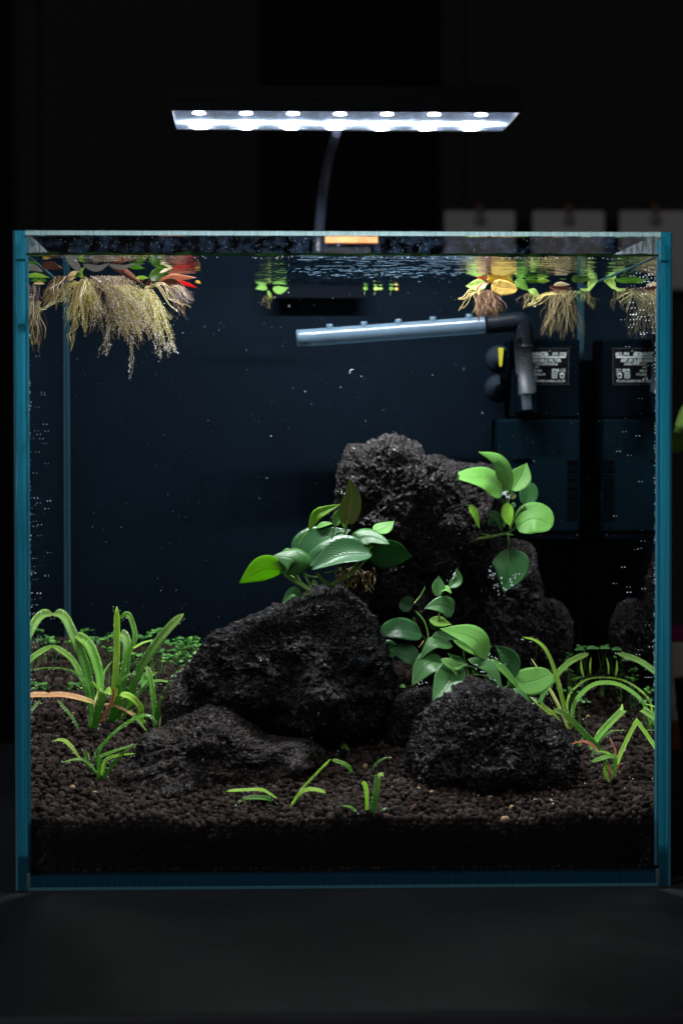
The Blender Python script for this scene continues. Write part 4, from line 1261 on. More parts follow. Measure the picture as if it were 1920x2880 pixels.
leaf(pl, L['deep'], LP(T, [(880, 330), (900, 410), (960, 450)], 11.9), 60, tilt=30, kind='lance')
leaf(pl, L['light'], LP(T, [(1210, 670), (1370, 655), (1545, 590)], 12.4, 12.9), 212, tilt=32, cup=0.03, kind='round', nu=22, nv=10, label='flat oval leaf at the right end')
leaf(pl, L['light'], LP(T, [(1025, 458), (1150, 580), (1295, 752)], 11.3, 11.0), 55, tilt=45, kind='lance')
leaf(pl, L['mid'], LP(T, [(1190, 660), (1205, 700), (1225, 745)], 11.4), 55, tilt=30, kind='oval')
leaf(pl, L['mid'], LP(T, [(1120, 745), (1270, 775), (1392, 892)], 10.9, 10.4), 72, tilt=45, kind='lance')
leaf(pl, L['dark'], LP(T, [(760, 560), (850, 600), (880, 680)], 12.0), 120, tilt=20, kind='oval')
leaf(pl, L['deep'], LP(T, [(1000, 640), (1050, 700), (1110, 740)], 11.6), 70, tilt=35, kind='oval')
leaf(pl, L['light'], LP(T, [(256, 706), (275, 695), (300, 702)], 12.5), 26, tilt=60, kind='round')
for a, r in ((((385, 55), (455, 140), (490, 240), (492, 320)), .05), (((372, 110), (380, 150), (396, 175)), .04), (((440, 262), (490, 330), (500, 400)), .04), (((870, 560), (900, 640), (1000, 640)), .05),
          (((1180, 640), (1175, 700), (1150, 740)), .09), (((740, 440), (760, 560), (820, 640)), .04), (((790, 380), (800, 460), (830, 600)), .05), (((860, 600), (950, 600), (1010, 625)), .045), (((425, 475), (520, 540), (700, 640)), .05), (((1000, 450), (1010, 560), (960, 660)), .05), (((1210, 670), (1160, 700), (1080, 730)), .05)):
    stem(pl, M['stem_dark'] if r < .05 else M['stem'], [(*T(*p), 11.8) for p in a], r)
stem(pl, M['root_tan'], [(*T(412, 362), 11.5), (*T(430, 345), 11.5), (*T(455, 305), 11.6)], .05, .02, name='root')
pearls(*T(830, 464), *T(1120, 700), 10.2, 16, 4); pearls(*T(1000, 455), *T(1160, 480), 11.2, 12, 8); pearls(*T(1380, 790), *T(1392, 890), 10.2, 8, 3); pearls(*T(380, 680), *T(520, 650), 10.0, 8, 3)

LK = 1.0
# ================================================================ GRASS LIKE PLANTS
def grass(label, base, Tc, blades, dz=0.0, cat='aquatic plant', group='grassy plants rooted in the soil', Yb=None, mirror_pearl=True):
    bp = Psoil(*Tc(*base)) if Yb is None else P(*Tc(*base), Yb)
    Y = bp[1]
    pl = thing('sagittaria', label, cat, bp, group)
    for b in blades:
        mat, pts, w_ = b[0], b[1], b[2]
        dy = b[3] if len(b) > 3 else 0.4
        kd = b[4] if len(b) > 4 else 'blade'
        tl = b[5] if len(b) > 5 else 35
        lab = b[6] if len(b) > 6 else None
        q = LP(Tc, pts, Y, Y+dy)
        leaf(pl, L[mat], q, w_/KS*1.06, name='blade', label=lab, kind=kd, tilt=tl, cup=0.22, nu=26, nv=4)
        n = int(len(pts)*2+np.linalg.norm(np.array(pts[0])-np.array(pts[-1]))/KS/16)
        for _ in range(n):
            i = _br.randint(0, len(q)-1); t = _br.rand()
            s = _br.choice([-1, 1])*w_/KS*0.5
            a, c = np.array(q[i]), np.array(q[i+1])
            d = (c-a)[:2]; nn = np.array([-d[1], d[0]])/(np.linalg.norm(d)+1e-6)
            m = a+(c-a)*t
            bub.octa(P(m[0]+nn[0]*s, m[1]+nn[1]*s, m[2]-0.12), _br.uniform(.012, .026))
    return pl
KS = 3.136
T9 = mk(60, 1680, KS)
grass('large grassy green plant leaning left against the left glass, with one orange brown blade', (628, 1185), T9, [
    ('b_green', [(700, 860), (690, 680), (620, 460), (545, 370), (478, 345)], 88, 2.5, 'blade', 25),
    ('b_dark', [(640, 1185), (622, 900), (565, 600), (450, 310), (375, 170), (284, 140)], 84, 3.6, 'blade', 30),
    ('b_green', [(612, 1180), (600, 900), (520, 680), (430, 530), (264, 420)], 52, 3.2),
    ('b_green', [(650, 1150), (590, 780), (500, 680), (400, 635), (250, 622), (150, 636)], 24, 3.0, 'taper'),
    ('b_dark', [(640, 1195), (690, 970), (740, 845)], 72, -0.6, 'cut'),
    ('b_orange', [(660, 940), (510, 895), (360, 868), (218, 872)], 48, 0.2, 'blade', 55, 'orange brown withering blade lying level'),
    ('b_lime', [(655, 940), (590, 915), (520, 895)], 34, 0.1, 'cut', 55),
    ('b_cream', [(655, 1060), (662, 930), (675, 828)], 36, -0.6, 'oval', 20, 'pale cream young blade'),
    ('b_lime', [(700, 840), (665, 790), (625, 738)], 36, -0.4, 'taper'),
    ('b_dark', [(530, 1205), (450, 1060), (320, 905)], 24, 0.6),
    ('b_lime', [(480, 345), (560, 400), (615, 350)], 20, 0, 'taper')])
grass('tall grassy green plant with an upright lime blade, left of the big boulder', (800, 1125), T9, [
    ('b_dark', [(870, 1000), (905, 700), (935, 480), (920, 350), (872, 312)], 78, 2.0, 'blade', 20),
    ('b_green', [(850, 800), (920, 570), (1000, 380), (990, 260), (940, 150), (868, 190)], 46, 1.0, 'blade', 20),
    ('b_lime', [(828, 1120), (822, 850), (845, 480), (843, 78)], 57, 0.5, 'blade', 10, 'upright lime green blade'),
    ('b_dark', [(855, 1118), (950, 920), (1010, 720), (1140, 480), (1290, 290), (1432, 142)], 76, 0.8, 'blade', 25),
    ('b_dark', [(780, 1125), (830, 1010), (885, 870)], 76, -0.7, 'cut', 20),
    ('b_green', [(870, 1115), (960, 960), (1060, 820), (1190, 738), (1372, 762)], 42, -0.4, 'taper', 45),
    ('b_green', [(850, 775), (920, 700), (1016, 664)], 28, 0.2, 'taper'),
    ('b_orange', [(690, 1140), (745, 1030), (800, 930), (815, 795)], 36, -0.9, 'blade', 30, 'thin orange brown dying blade'),
    ('b_green', [(700, 810), (740, 650), (802, 565)], 18, 2.5, 'taper'),
    ('b_lime', [(1125, 1190), (1060, 1090), (1045, 970), (960, 885), (868, 862)], 56, -1.0, 'blade', 45),
    ('b_orange', [(660, 966), (780, 945), (900, 990), (990, 1040)], 20, -1.2, 'cut', 45),
    ('b_green', [(960, 1000), (1010, 1060), (1110, 1185)], 36, -1.2, 'taper', 45),
    ('b_lime', [(720, 845), (760, 835), (795, 862)], 44, -1.0, 'round', 45),
    ('b_lime', [(990, 450), (1080, 400), (1170, 375)], 20, 2.0, 'taper')])
grass('small grassy plant with a cut cream blade, between the tall plant and the boulder', (1195, 1175), T9, [
    ('b_green', [(1180, 1165), (1165, 900), (1140, 720), (1108, 605)], 48, 0.8),
    ('b_dark', [(1205, 1175), (1218, 1010), (1256, 880)], 60, -0.3, 'cut', 20),
    ('b_dark', [(1245, 860), (1320, 720), (1400, 645), (1512, 624)], 20, -0.3, 'taper', 45),
    ('b_cream', [(1232, 1180), (1255, 1080), (1305, 1012)], 58, -0.8, 'cut', 20, 'short cut cream blade'),
    ('b_green', [(1250, 1040), (1300, 1005), (1352, 1000)], 18, -0.8, 'taper', 50),
    ('b_dark', [(1325, 1142), (1420, 1065), (1545, 1025)], 20, -1.0, 'lance', 50),
    ('b_green', [(1362, 1165), (1450, 1095), (1575, 1066)], 30, -1.4, 'lance', 50),
    ('b_dark', [(1060, 800), (1110, 700), (1200, 660)], 70, 1.6, 'lance', 20)])
KS = 2.45
T0 = mk(0, 1650, KS)
grass('short grassy plant in front on the left, leaning against the low brown rock', (690, 1338), T0, [
    ('b_green', [(668, 1300), (625, 1235), (545, 1192), (412, 1216)], 20, -0.3, 'lance', 55),
    ('b_lime', [(560, 1192), (480, 1092), (430, 1060), (358, 1064)], 26, 0.8, 'lance', 50),
    ('b_dark', [(655, 1290), (605, 1210), (585, 1120)], 32, -0.1),
    ('b_lime', [(608, 1200), (605, 1175), (612, 1155)], 26, 0, 'oval'),
    ('b_green', [(650, 1232), (720, 1080), (860, 955), (980, 892), (1045, 900), (1090, 952)], 22, -0.4, 'lance', 45),
    ('b_green', [(635, 1210), (680, 1110), (735, 1060)], 14, 0.2, 'taper'),
    ('b_green', [(682, 1335), (690, 1190), (780, 1140), (948, 1082)], 30, -0.4, 'taper', 50),
    ('b_lime', [(700, 1300), (735, 1200), (820, 1165), (935, 1150)], 30, -0.5, 'taper', 50, 'pale blade with an orange tip'),
    ('b_dark', [(705, 1335), (790, 1215), (870, 1130), (945, 1085)], 34, -0.7, 'taper', 40)])
KS = 3.484
T10 = mk(1450, 1760, KS)
grass('grassy plant with a straight cream blade to the right of the pitted front rock', (525, 1030), T10, [
    ('b_dark', [(225, 770), (300, 620), (400, 480), (540, 350), (715, 272)], 60, 3.0, 'blade', 30),
    ('b_lime', [(475, 1015), (360, 880), (240, 780), (130, 690)], 52, 0.6, 'lance', 35),
    ('b_lime', [(530, 1000), (455, 730), (390, 480), (300, 250), (190, 145), (62, 110)], 50, 0.6, 'taper', 25),
    ('b_cream', [(500, 1005), (400, 780), (270, 540), (150, 322)], 54, -2.4, 'taper', 60, 'straight cream coloured blade'),
    ('b_lime', [(520, 960), (500, 760), (550, 640), (660, 545), (780, 510), (915, 515)], 22, 4.2, 'taper', 45),
    ('b_green', [(530, 1040), (560, 800), (650, 660), (790, 572), (998, 565)], 42, 2.6, 'blade', 45)])
KS = 3.0154
T11 = mk(1400, 1700, KS)
grass('grassy plant in front on the right with thin orange brown blades and a pinkish base', (958, 1515), T11, [
    ('b_green', [(780, 1235), (880, 1080), (1060, 895)], 56, 3.2, 'cut', 30),
    ('b_lime', [(1045, 900), (1048, 870), (1052, 842)], 24, 3.0, 'taper'),
    ('b_dark', [(790, 1290), (850, 1175), (950, 1080), (1090, 1070)], 26, 2.6, 'taper', 45),
    ('b_dark', [(940, 1420), (860, 1250), (700, 1070), (560, 935), (463, 895)], 52, 0.2, 'blade', 35),
    ('b_lime', [(985, 1450), (1020, 1310), (1100, 1130), (1205, 928)], 36, 2.2, 'blade', 30),
    ('b_lime', [(950, 1515), (920, 1420), (905, 1340)], 60, 0, 'oval', 15),
    ('b_green', [(965, 1500), (990, 1370), (960, 1292), (780, 1340)], 36, -0.6, 'blade', 45),
    ('b_lime', [(990, 1300), (900, 1255), (820, 1245)], 22, -0.3, 'taper', 50),
    ('b_red', [(855, 1270), (790, 1195), (710, 1165), (612, 1188)], 28, -0.3, 'taper', 55, 'arched orange brown blade'),
    ('b_red', [(1000, 1330), (985, 1220), (942, 1138)], 20, 0.4, 'taper', 30),
    ('b_red', [(985, 1450), (1010, 1390), (1035, 1340)], 26, -0.2, 'oval', 30),
    ('b_pink', [(952, 1500), (945, 1420), (938, 1345)], 36, -0.3, 'oval', 15)])
grass('two tiny green shoots at the right foot of the pitted front rock', (655, 1250), T11, [
    ('b_green', [(660, 1250), (690, 1180), (722, 1118)], 24, 0.1, 'lance'), ('b_green', [(650, 1252), (632, 1215), (618, 1190)], 20, 0, 'taper')])
KS = 2.6133
T12 = mk(600, 1980, KS)
G2 = 'young shoots in the front soil'
grass('two level blades of a young shoot in front of the low brown rock', (465, 735), T12, [
    ('b_lime', [(465, 697), (400, 655), (340, 632), (220, 635), (94, 642)], 22, -0.5, 'blade', 50),
    ('b_dark', [(466, 748), (400, 700), (240, 695), (155, 752)], 32, -0.5, 'lance', 45)], group=G2)
grass('young shoot forking into a long leaning blade and a short curved one', (570, 760), T12, [
    ('b_lime', [(565, 765), (640, 640), (740, 530), (862, 404)], 16, 0.2, 'blade', 40),
    ('b_lime', [(570, 755), (640, 660), (720, 630), (828, 652)], 26, -0.5, 'blade', 50)], group=G2)
grass('single arched green blade leaning from the soil in the middle front', (1030, 525), T12, [
    ('b_green', [(1030, 527), (975, 455), (868, 412)], 30, -0.4, 'blade', 50)], group=G2)
grass('tiny yellowish rounded seedling leaf standing below the big boulder', (975, 372), T12, [
    ('b_lime', [(976, 376), (968, 330), (944, 288)], 44, 0.1, 'round', 30)], group=G2)
grass('thin slanting green blade in the soil beside the pitted rock', (1155, 495), T12, [
    ('b_dark', [(1154, 497), (1210, 425), (1304, 384)], 16, 0.1, 'lance', 40)], group=G2)
grass('young shoot with two upright blunt blades in the middle of the front soil', (1145, 840), T12, [
    ('b_lime', [(1128, 832), (1126, 680), (1118, 610), (1094, 574)], 30, 0, 'cut', 15),
    ('b_dark', [(1158, 845), (1190, 680), (1212, 520)], 46, 0.2, 'cut', 20),
    ('b_lime', [(1210, 530), (1230, 520), (1252, 518)], 26, 0.1, 'oval', 50),
    ('b_green', [(1075, 835), (1015, 765), (924, 745)], 18, -0.2, 'lance', 45),
    ('b_green', [(1185, 835), (1230, 785), (1286, 764)], 14, 0, 'lance', 45)], group=G2)
sp_ = Psoil(*T12(1440, 820))
o = stem(None, M['root_rust'], [(*T12(1424, 836), sp_[1]), (*T12(1450, 780), sp_[1]), (*T12(1496, 731), sp_[1]+.1)], .045, .06, name='plant_scrap')
tag(o, 'thin orange scrap of root lying on the front soil', 'plant scrap')

# ---------------------------------------------------------------- low carpet plants
def small_leaves(mb, c, r, n, rs, size):
    for i in range(n):
        d = rs.normal(0, 1, 3); d[2] = abs(d[2])*0.8; d /= np.linalg.norm(d)
        p = c+d*r*rs.uniform(0.3, 1)
        a = rs.uniform(0, 6.28); s = size*rs.uniform(.7, 1.3)
        ax = np.array([math.cos(a), math.sin(a), rs.uniform(-.3, .4)]); ax /= np.linalg.norm(ax)
        up = np.array([rs.uniform(-.4, .4), -0.6+rs.uniform(-.4, .4), 1.0]); b = np.cross(ax, up); b /= np.linalg.norm(b)
        nn = np.cross(b, ax)
        pts = [p, p+ax*s*.45+b*s*.42, p+ax*s*.95+b*s*.36, p+ax*s*1.25, p+ax*s*.95-b*s*.36, p+ax*s*.45-b*s*.42]
        v = list(pts)+[q-nn*0.02 for q in pts]
        f = [tuple(range(6)), tuple(range(11, 5, -1))]+[(k, 6+k, 6+(k+1) % 6, (k+1) % 6) for k in range(6)]
        mb.add(v, f, 0 if rs.rand() < .7 else 1)
rs9 = np.random.RandomState(31)
def sprig(pxy, hpx, rpx, n, Y, label, size=0.25):
    n = int(n*.8)
    b = P(pxy[0], pxy[1], Y); b[2] = max(b[2], soil_z(b[0], b[1])-0.05) if hpx < 30 else b[2]
    base = np.array([b[0], b[1], float(soil_z(b[0], b[1]))])
    pl = thing('carpet_plant', label, 'aquatic plant', base, 'small leaved carpet plants at the back')
    top = P(pxy[0], pxy[1], Y)
    mb = MB(); sc_ = (Y+115.6)/FPX
    small_leaves(mb, top, rpx*sc_, n, rs9, size)
    o = mb.build('leaves', [L['mid'], L['light']], pl, smooth=False)
    mb = MB()
    for k in range(3):
        mb.tube([base+np.array([rs9.uniform(-.1, .1), 0, -.1]), (base+top)/2+rs9.normal(0, .16, 3), top+rs9.normal(0, rpx*sc_*.4, 3)], .018, 5)
    mb.build('stems', M['stem_dark'], pl)
lab9 = 'small leaved green sprig on the back soil behind the left grassy plants'
LAB9 = {244: 'tallest small leaved sprig standing up against the dark back, above the left soil edge', 482: 'small leaved sprig farthest right in the left back row, next to the big boulder',
        410: 'low small leaved sprig between the tall lime blade and the boulder'}
for (x, y, r, n, Y) in ((244, 1775, 14, 9, 23), (262, 1808, 24, 16, 22), (300, 1802, 26, 16, 22), (200, 1812, 20, 12, 23), (222, 1800, 20, 12, 23), (340, 1806, 22, 14, 22), (365, 1815, 20, 12, 22), (455, 1812, 20, 14, 22), (325, 1790, 16, 9, 24), (306, 1828, 20, 12, 20), (428, 1786, 24, 18, 23), (442, 1838, 22, 14, 20), (400, 1795, 18, 10, 23),
                   (482, 1833, 14, 9, 20), (372, 1870, 26, 16, 18), (380, 1850, 18, 10, 19), (410, 1942, 14, 8, 14), (365, 1945, 16, 8, 15)):
    sprig((x, y), 20, r, n, Y, LAB9.get(x, lab9))
lab8 = 'small leaved green sprig on the back soil by the right glass'
for (x, y, r, n, Y) in ((1640, 1824, 18, 10, 22), (1596, 1890, 22, 14, 19), (1612, 1915, 22, 16, 18), (1640, 1976, 20, 12, 14), (1605, 1850, 18, 10, 21), (1606, 1945, 18, 12, 16)):
    sprig((x, y), 20, r, n, Y, {1640: 'small leaved sprig nearest the right glass, high in the back corner' if y < 1900 else 'lowest small leaved sprig in front of the right glass corner'}.get(x, lab8), 0.17)
mb = MB()
for i in range(34):
    x = rs9.uniform(500, 560); y = rs9.uniform(1795, 1870)
    if x+ (y-1790)*0.6 > 585: x -= 30
    small_leaves(mb, P(x, y, 19+rs9.uniform(-1, 1)), .35, 5, rs9, .2)
for i in range(22):
    small_leaves(mb, P(rs9.uniform(460, 530), rs9.uniform(1840, 1872), 17.5), .3, 4, rs9, .18)
for i in range(26):
    x = rs9.uniform(85, 210); y = rs9.uniform(1925, 1945)
    q = Psoil(x+40, y); small_leaves(mb, q+np.array([0, 0, .1]), .25, 4, rs9, .17)
o = mb.build('ground_cover', [L['mid'], L['light']], None, P(520, 1880, 18), smooth=False)
tag(o, 'mat of tiny green leaves covering the soil beside the big boulder and the left glass', 'ground cover', kind='stuff')
# thin shoots by the right glass
pl = thing('young_grass', 'two thin upright lime blades near the back right corner of the soil', 'aquatic plant', Psoil(1665, 1905))
for (a, b_, w_) in (((1632, 1855), (1640, 1905), 5), ((1661, 1848), (1659, 1898), 4)):
    leaf(pl, L['b_lime'], [(b_[0], b_[1], 19.5), ((a[0]+b_[0])/2-2, (a[1]+b_[1])/2, 19.6), (a[0], a[1], 19.8)], w_, name='blade', kind='lance', tilt=15)
for (x, y) in ((1628, 1826), (1662, 1822), (1600, 1856)):
    leaf(pl, L['mid'], [(x-14, y+3, 20), (x, y, 20), (x+16, y+2, 20)], 9, name='leaf', kind='round', tilt=60)

# ================================================================ FLOATING PLANTS
def strand(mb, pts, r0, r1, hairs=0, hl=0.12, spark=0, rs=None, k=None, mi=0):
    k = k or max(8, len(pts)*4)
    c = bez(pts, k)
    mb.tube(c, list(np.linspace(r0, r1, k)), 4, False, mi)
    seg = len(c)-1
    for _ in range(hairs):
        i = rs.randint(0, seg); t = rs.rand(); p = c[i]*(1-t)+c[i+1]*t
        d = rs.normal(0, 1, 3); d /= np.linalg.norm(d); L_ = hl*rs.uniform(.4, 1.2)
        e = np.cross(d, [0.3, 0.5, 0.8]); e /= np.linalg.norm(e)+1e-6; w_ = 0.008
        b = len(mb.v)
        mb.v.extend([tuple(p-e*w_), tuple(p+e*w_), tuple(p+d*L_+np.array([0, 0, -0.02]))]); mb.f.append((b, b+1, b+2)); mb.m.append(1)
    for _ in range(int(spark*0.6)):
        i = rs.randint(0, seg); t = rs.rand(); p = c[i]*(1-t)+c[i+1]*t+rs.normal(0, hl*.45, 3)
        mb.octa(p, rs.uniform(.011, .026), 2)

def roots(parent, o_px, targets, mat, n, r=0.018, hairs=0, hl=.12, spark=0, seed=1, Yj=1.2, sag=0.0, spread=10):
    """o_px: (px,py,Y) crown; targets: list of (px,py) tips, picked at random between neighbours"""
    rs = np.random.RandomState(seed); mb = MB()
    tg = np.array(targets, float)
    for i in range(n):
        k = rs.uniform(0, len(tg)-1); a = int(k); t = k-a
        if rs.rand() < 0.7: t = (0.0 if t < .5 else 1.0)+rs.normal(0, .09)
        tip = tg[a]*(1-t)+tg[min(a+1, len(tg)-1)]*t
        s = rs.uniform(0.5, 1.02)**0.55
        ox = o_px[0]+rs.normal(0, spread); oy = o_px[1]+abs(rs.normal(0, 4)); Y = o_px[2]+rs.normal(0, .5)
        tip = np.array([ox, oy])+(tip-np.array([ox, oy]))*s
        Y2 = Y+rs.normal(0, Yj)
        m1 = (ox+(tip[0]-ox)*.45+rs.normal(0, 5), oy+(tip[1]-oy)*.35-sag*(abs(tip[0]-ox))*.25)
        m2 = (ox+(tip[0]-ox)*.8+rs.normal(0, 6), oy+(tip[1]-oy)*.7)
        strand(mb, [P(ox, oy, Y), P(*m1, Y*.6+Y2*.4), P(*m2, Y2), P(tip[0], tip[1], Y2)], r, r*.5, hairs, hl, spark, rs)
    o = mb.build('roots', [mat, M['hair'], M['bubble']], parent)
    o['kind'] = 'stuff'
    return o
GF = 'floating plants at the water surface'
def floater(label, o_px, cat='floating plant'):
    return thing('floating_plant', label, cat, P(*o_px), GF)
T13 = mk(60, 700, 2.904)
def fl(pl, mat, pts, w_, Y, kind='oval', tilt=30, Y1=None, wav=.03, cup=.1, K=2.904, TT=None, lab=None):
    TT = TT or T13
    return leaf(pl, L[mat], LP(TT, pts, Y, Y if Y1 is None else Y1), w_/K, kind=kind, tilt=tilt, wav=wav, cup=cup, label=lab)

# A: leftmost, by the left glass
pl = floater('floating plant with cream and green leaves touching the left glass', (100, 790, 6))
fl(pl, 'f_cream', [(30, 300), (100, 265), (190, 285)], 55, 8, tilt=-40)
fl(pl, 'f_silver', [(30, 150), (100, 150), (180, 190)], 55, 4, tilt=-30)
fl(pl, 'f_green', [(30, 115), (80, 110), (150, 120)], 30, 3, tilt=-40)
fl(pl, 'f_lime', [(20, 225), (110, 210), (240, 235)], 44, 6, tilt=-40)
fl(pl, 'f_green', [(140, 255), (180, 255), (210, 262)], 28, 8, tilt=-40)
roots(pl, (92, 800, 6), [(70, 960), (85, 965), (110, 1000), (128, 945), (118, 990)], M['root_rust'], 26, .016, 2, .05, 1, seed=41, spread=8)
roots(pl, (110, 845, 5.5), [(76, 1000), (96, 1000), (108, 990), (128, 950)], M['root_tan'], 8, .02, 0, .05, 1, seed=42, spread=6)
# B: brown crown with hanging thin roots
pl = floater('floating plant with dark brown crown and sparse tan roots, second from the left glass', (185, 770, 6))
fl(pl, 'f_brown', [(170, 150), (240, 130), (350, 165)], 70, 4, tilt=-40)
fl(pl, 'f_orange', [(175, 80), (215, 68), (245, 72)], 26, 2.5, tilt=-30)
fl(pl, 'f_silver', [(480, 178), (430, 120), (350, 70)], 62, 4, tilt=-25, lab='silvery curled leaf')
fl(pl, 'f_green', [(480, 190), (460, 215), (430, 235)], 30, 4, tilt=20)
roots(pl, (178, 775, 7), [(112, 850), (125, 860), (140, 845), (158, 875), (180, 860)], M['root_brown'], 34, .018, 3, .05, 1, seed=43, spread=14)
roots(pl, (172, 780, 7), [(111, 848), (128, 842), (152, 874)], M['root_tan'], 7, .026, 0, .05, 2, seed=44, spread=10)
# C: big olive beard
pl = floater('floating plant whose wide olive fuzzy beard is the left of the big root mass', (240, 790, 8))
fl(pl, 'f_cream', [(380, 260), (430, 205), (500, 195)], 60, 7, tilt=-40)
fl(pl, 'f_lime', [(500, 240), (480, 190), (520, 150)], 45, 7, tilt=10)
fl(pl, 'f_silver', [(505, 128), (620, 158), (725, 118)], 50, 4, tilt=-30, lab='dark silvery upturned leaf')
roots(pl, (236, 790, 8), [(100, 885), (165, 850), (185, 905), (205, 925), (240, 945), (268, 900), (300, 900)], M['root_olive'], 120, .008, 22, .10, 9, seed=45, sag=.6, spread=14)
roots(pl, (236, 783, 7.5), [(182, 925), (205, 900), (230, 870), (260, 850), (285, 880)], M['root_tan'], 22, .022, 6, .08, 3, seed=46, sag=.8, spread=6)
roots(pl, (150, 845, 7.5), [(112, 880), (110, 882)], M['root_olive'], 3, .02, 22, .05, 16, seed=47, spread=3)
roots(pl, (215, 900, 7), [(190, 975), (200, 990), (212, 950)], M['root_tan'], 7, .022, 0, .05, 0, seed=48, spread=3)
# D: long dense brown beard
pl = floater('floating plant with the longest, densest glittering brown roots in the root mass', (345, 780, 9))
fl(pl, 'f_brown', [(700, 120), (800, 165), (900, 230), (1000, 292)], 55, 8, Y1=7, tilt=-10)
fl(pl, 'f_pink', [(800, 150), (870, 190), (1003, 296)], 34, 7, Y1=6.5, tilt=-10, lab='pinkish curled leaf stem')
fl(pl, 'f_silver', [(720, 130), (820, 150), (940, 120)], 40, 4, tilt=-25)
fl(pl, 'f_green', [(880, 150), (950, 150), (1012, 160)], 30, 8, tilt=-40)
fl(pl, 'f_red', [(770, 150), (820, 175), (860, 190)], 16, 6.8, tilt=-10)
roots(pl, (318, 775, 9), [(255, 940), (300, 960), (340, 940), (370, 985), (400, 970), (430, 960), (455, 930)], M['root_brown'], 190, .008, 18, .09, 9, seed=49, Yj=1.5, sag=.15, spread=38)
roots(pl, (340, 800, 8.5), [(310, 930), (360, 940), (400, 960), (440, 940), (480, 900)], M['root_olive'], 80, .008, 24, .10, 14, seed=50, sag=.3, spread=30)
roots(pl, (310, 910, 8), [(276, 1012), (300, 1005), (285, 1000)], M['root_brown'], 9, .016, 26, .08, 20, seed=51, spread=6)
roots(pl, (372, 940, 8), [(362, 1078), (366, 1074)], M['root_brown'], 5, .016, 50, .07, 34, seed=52, spread=4)
roots(pl, (440, 940, 8), [(455, 1018), (452, 1010)], M['root_brown'], 5, .016, 30, .07, 18, seed=53, spread=5)
roots(pl, (350, 900, 7.6), [(356, 970), (330, 960), (394, 985)], M['root_tan'], 7, .018, 0, .05, 1, seed=54, spread=16)
# E: right beard with green leaf
pl = floater('floating plant with a bright green leaf, right end of the root mass', (405, 812, 9))
fl(pl, 'f_green', [(1040, 250), (1110, 205), (1245, 150)], 95, 9, Y1=10, tilt=-15, lab='bright green leaf')
fl(pl, 'f_cream', [(1130, 195), (1180, 172), (1248, 152)], 24, 8.6, Y1=9.6, tilt=-15)
fl(pl, 'b_dark' if False else 'f_brown', [(1010, 325), (1045, 270), (1050, 230)], 34, 9, tilt=10)
fl(pl, 'f_lime', [(935, 235), (990, 232), (1045, 240)], 32, 9, tilt=-40)
roots(pl, (408, 812, 8.5), [(500, 1000), (490, 960), (470, 1000), (440, 950), (400, 930), (380, 900)], M['root_olive'], 80, .008, 22, .10, 16, seed=55, sag=.3, spread=10)
roots(pl, (412, 808, 8), [(512, 878), (505, 880), (520, 860), (545, 870)], M['root_tan'], 9, .024, 18, .05, 8, seed=56, sag=1.2, spread=4)
roots(pl, (482, 960, 8), [(505, 1000), (496, 1002), (460, 990), (440, 1010)], M['root_tan'], 8, .016, 20, .07, 24, seed=57, spread=4)
# F: red leaves
pl = floater('floating plant with red and pink leaves, just right of the root mass', (480, 800, 13))
fl(pl, 'f_pink', [(1110, 262), (1250, 235), (1430, 235)], 60, 15, tilt=-35, lab='pale pink leaf')
fl(pl, 'f_red', [(1235, 262), (1340, 285), (1440, 318)], 34, 14.4, Y1=14, tilt=-25, lab='bright red leaf')
fl(pl, 'f_orange', [(1420, 270), (1445, 270), (1466, 285)], 26, 15, tilt=-35)
fl(pl, 'f_brown', [(1110, 290), (1250, 275), (1400, 400)], 60, 13, tilt=-10)
roots(pl, (475, 805, 12.5), [(500, 900), (520, 880), (545, 850), (548, 845), (530, 905)], M['root_rust'], 60, .011, 3, .05, 1, seed=58, sag=.9, spread=12)
roots(pl, (480, 802, 12), [(552, 848), (545, 870), (520, 905)], M['root_tan'], 4, .018, 0, .05, 0, seed=59, sag=1.2, spread=6)
# G: small one at the back
T14 = mk(640, 600, 2.45)
pl = floater('tiny floating plant with two bright green leaves alone near the back of the surface', (757, 815, 24))
fl(pl, 'f_green', [(272, 520), (235, 510), (188, 520)], 44, 24, K=2.45, TT=T14, tilt=10, cup=.05)
fl(pl, 'f_green', [(312, 515), (360, 530), (418, 512)], 56, 24, K=2.45, TT=T14, tilt=10, cup=.05)
fl(pl, 'f_green', [(275, 530), (290, 560), (300, 585)], 24, 23.8, K=2.45, TT=T14, tilt=10, kind='lance')
roots(pl, (758, 825, 24), [(745, 850), (757, 870), (765, 850), (735, 862)], M['root_dim'], 12, .010, 0, .05, 0, seed=60, spread=5)
# duckweed bits
for (x, y, m_, lab) in ((1027, 812, 'f_green', 'leftmost single green duckweed leaf floating near the back glass'), (1056, 812, 'f_lime', 'elongated yellow green duckweed leaf, middle of the back row'), (1100, 812, 'f_green', 'round green duckweed leaf with a short root, right of the back row')):
    pl = floater(lab, (x, y, 25), 'duckweed')
    leaf(pl, L[m_], [(x-6, y, 25), (x, y, 25), (x+7, y, 25)], 10, kind='round', tilt=30)
    if x == 1056: leaf(pl, L['f_lime'], [(x+4, y, 25), (x+12, y, 25), (x+20, y, 25)], 6, kind='round', tilt=30)
    if x == 1100: leaf(pl, L['f_orange'], [(x+9, y+1, 25), (x+14, y+1, 25), (x+19, y+1, 25)], 7, kind='round', tilt=30)
    stem(pl, M['stem_dark'], [(x-1, y+2, 25), (x-2, y+10, 25), (x-3, y+17, 25)], .02, .01, name='root')
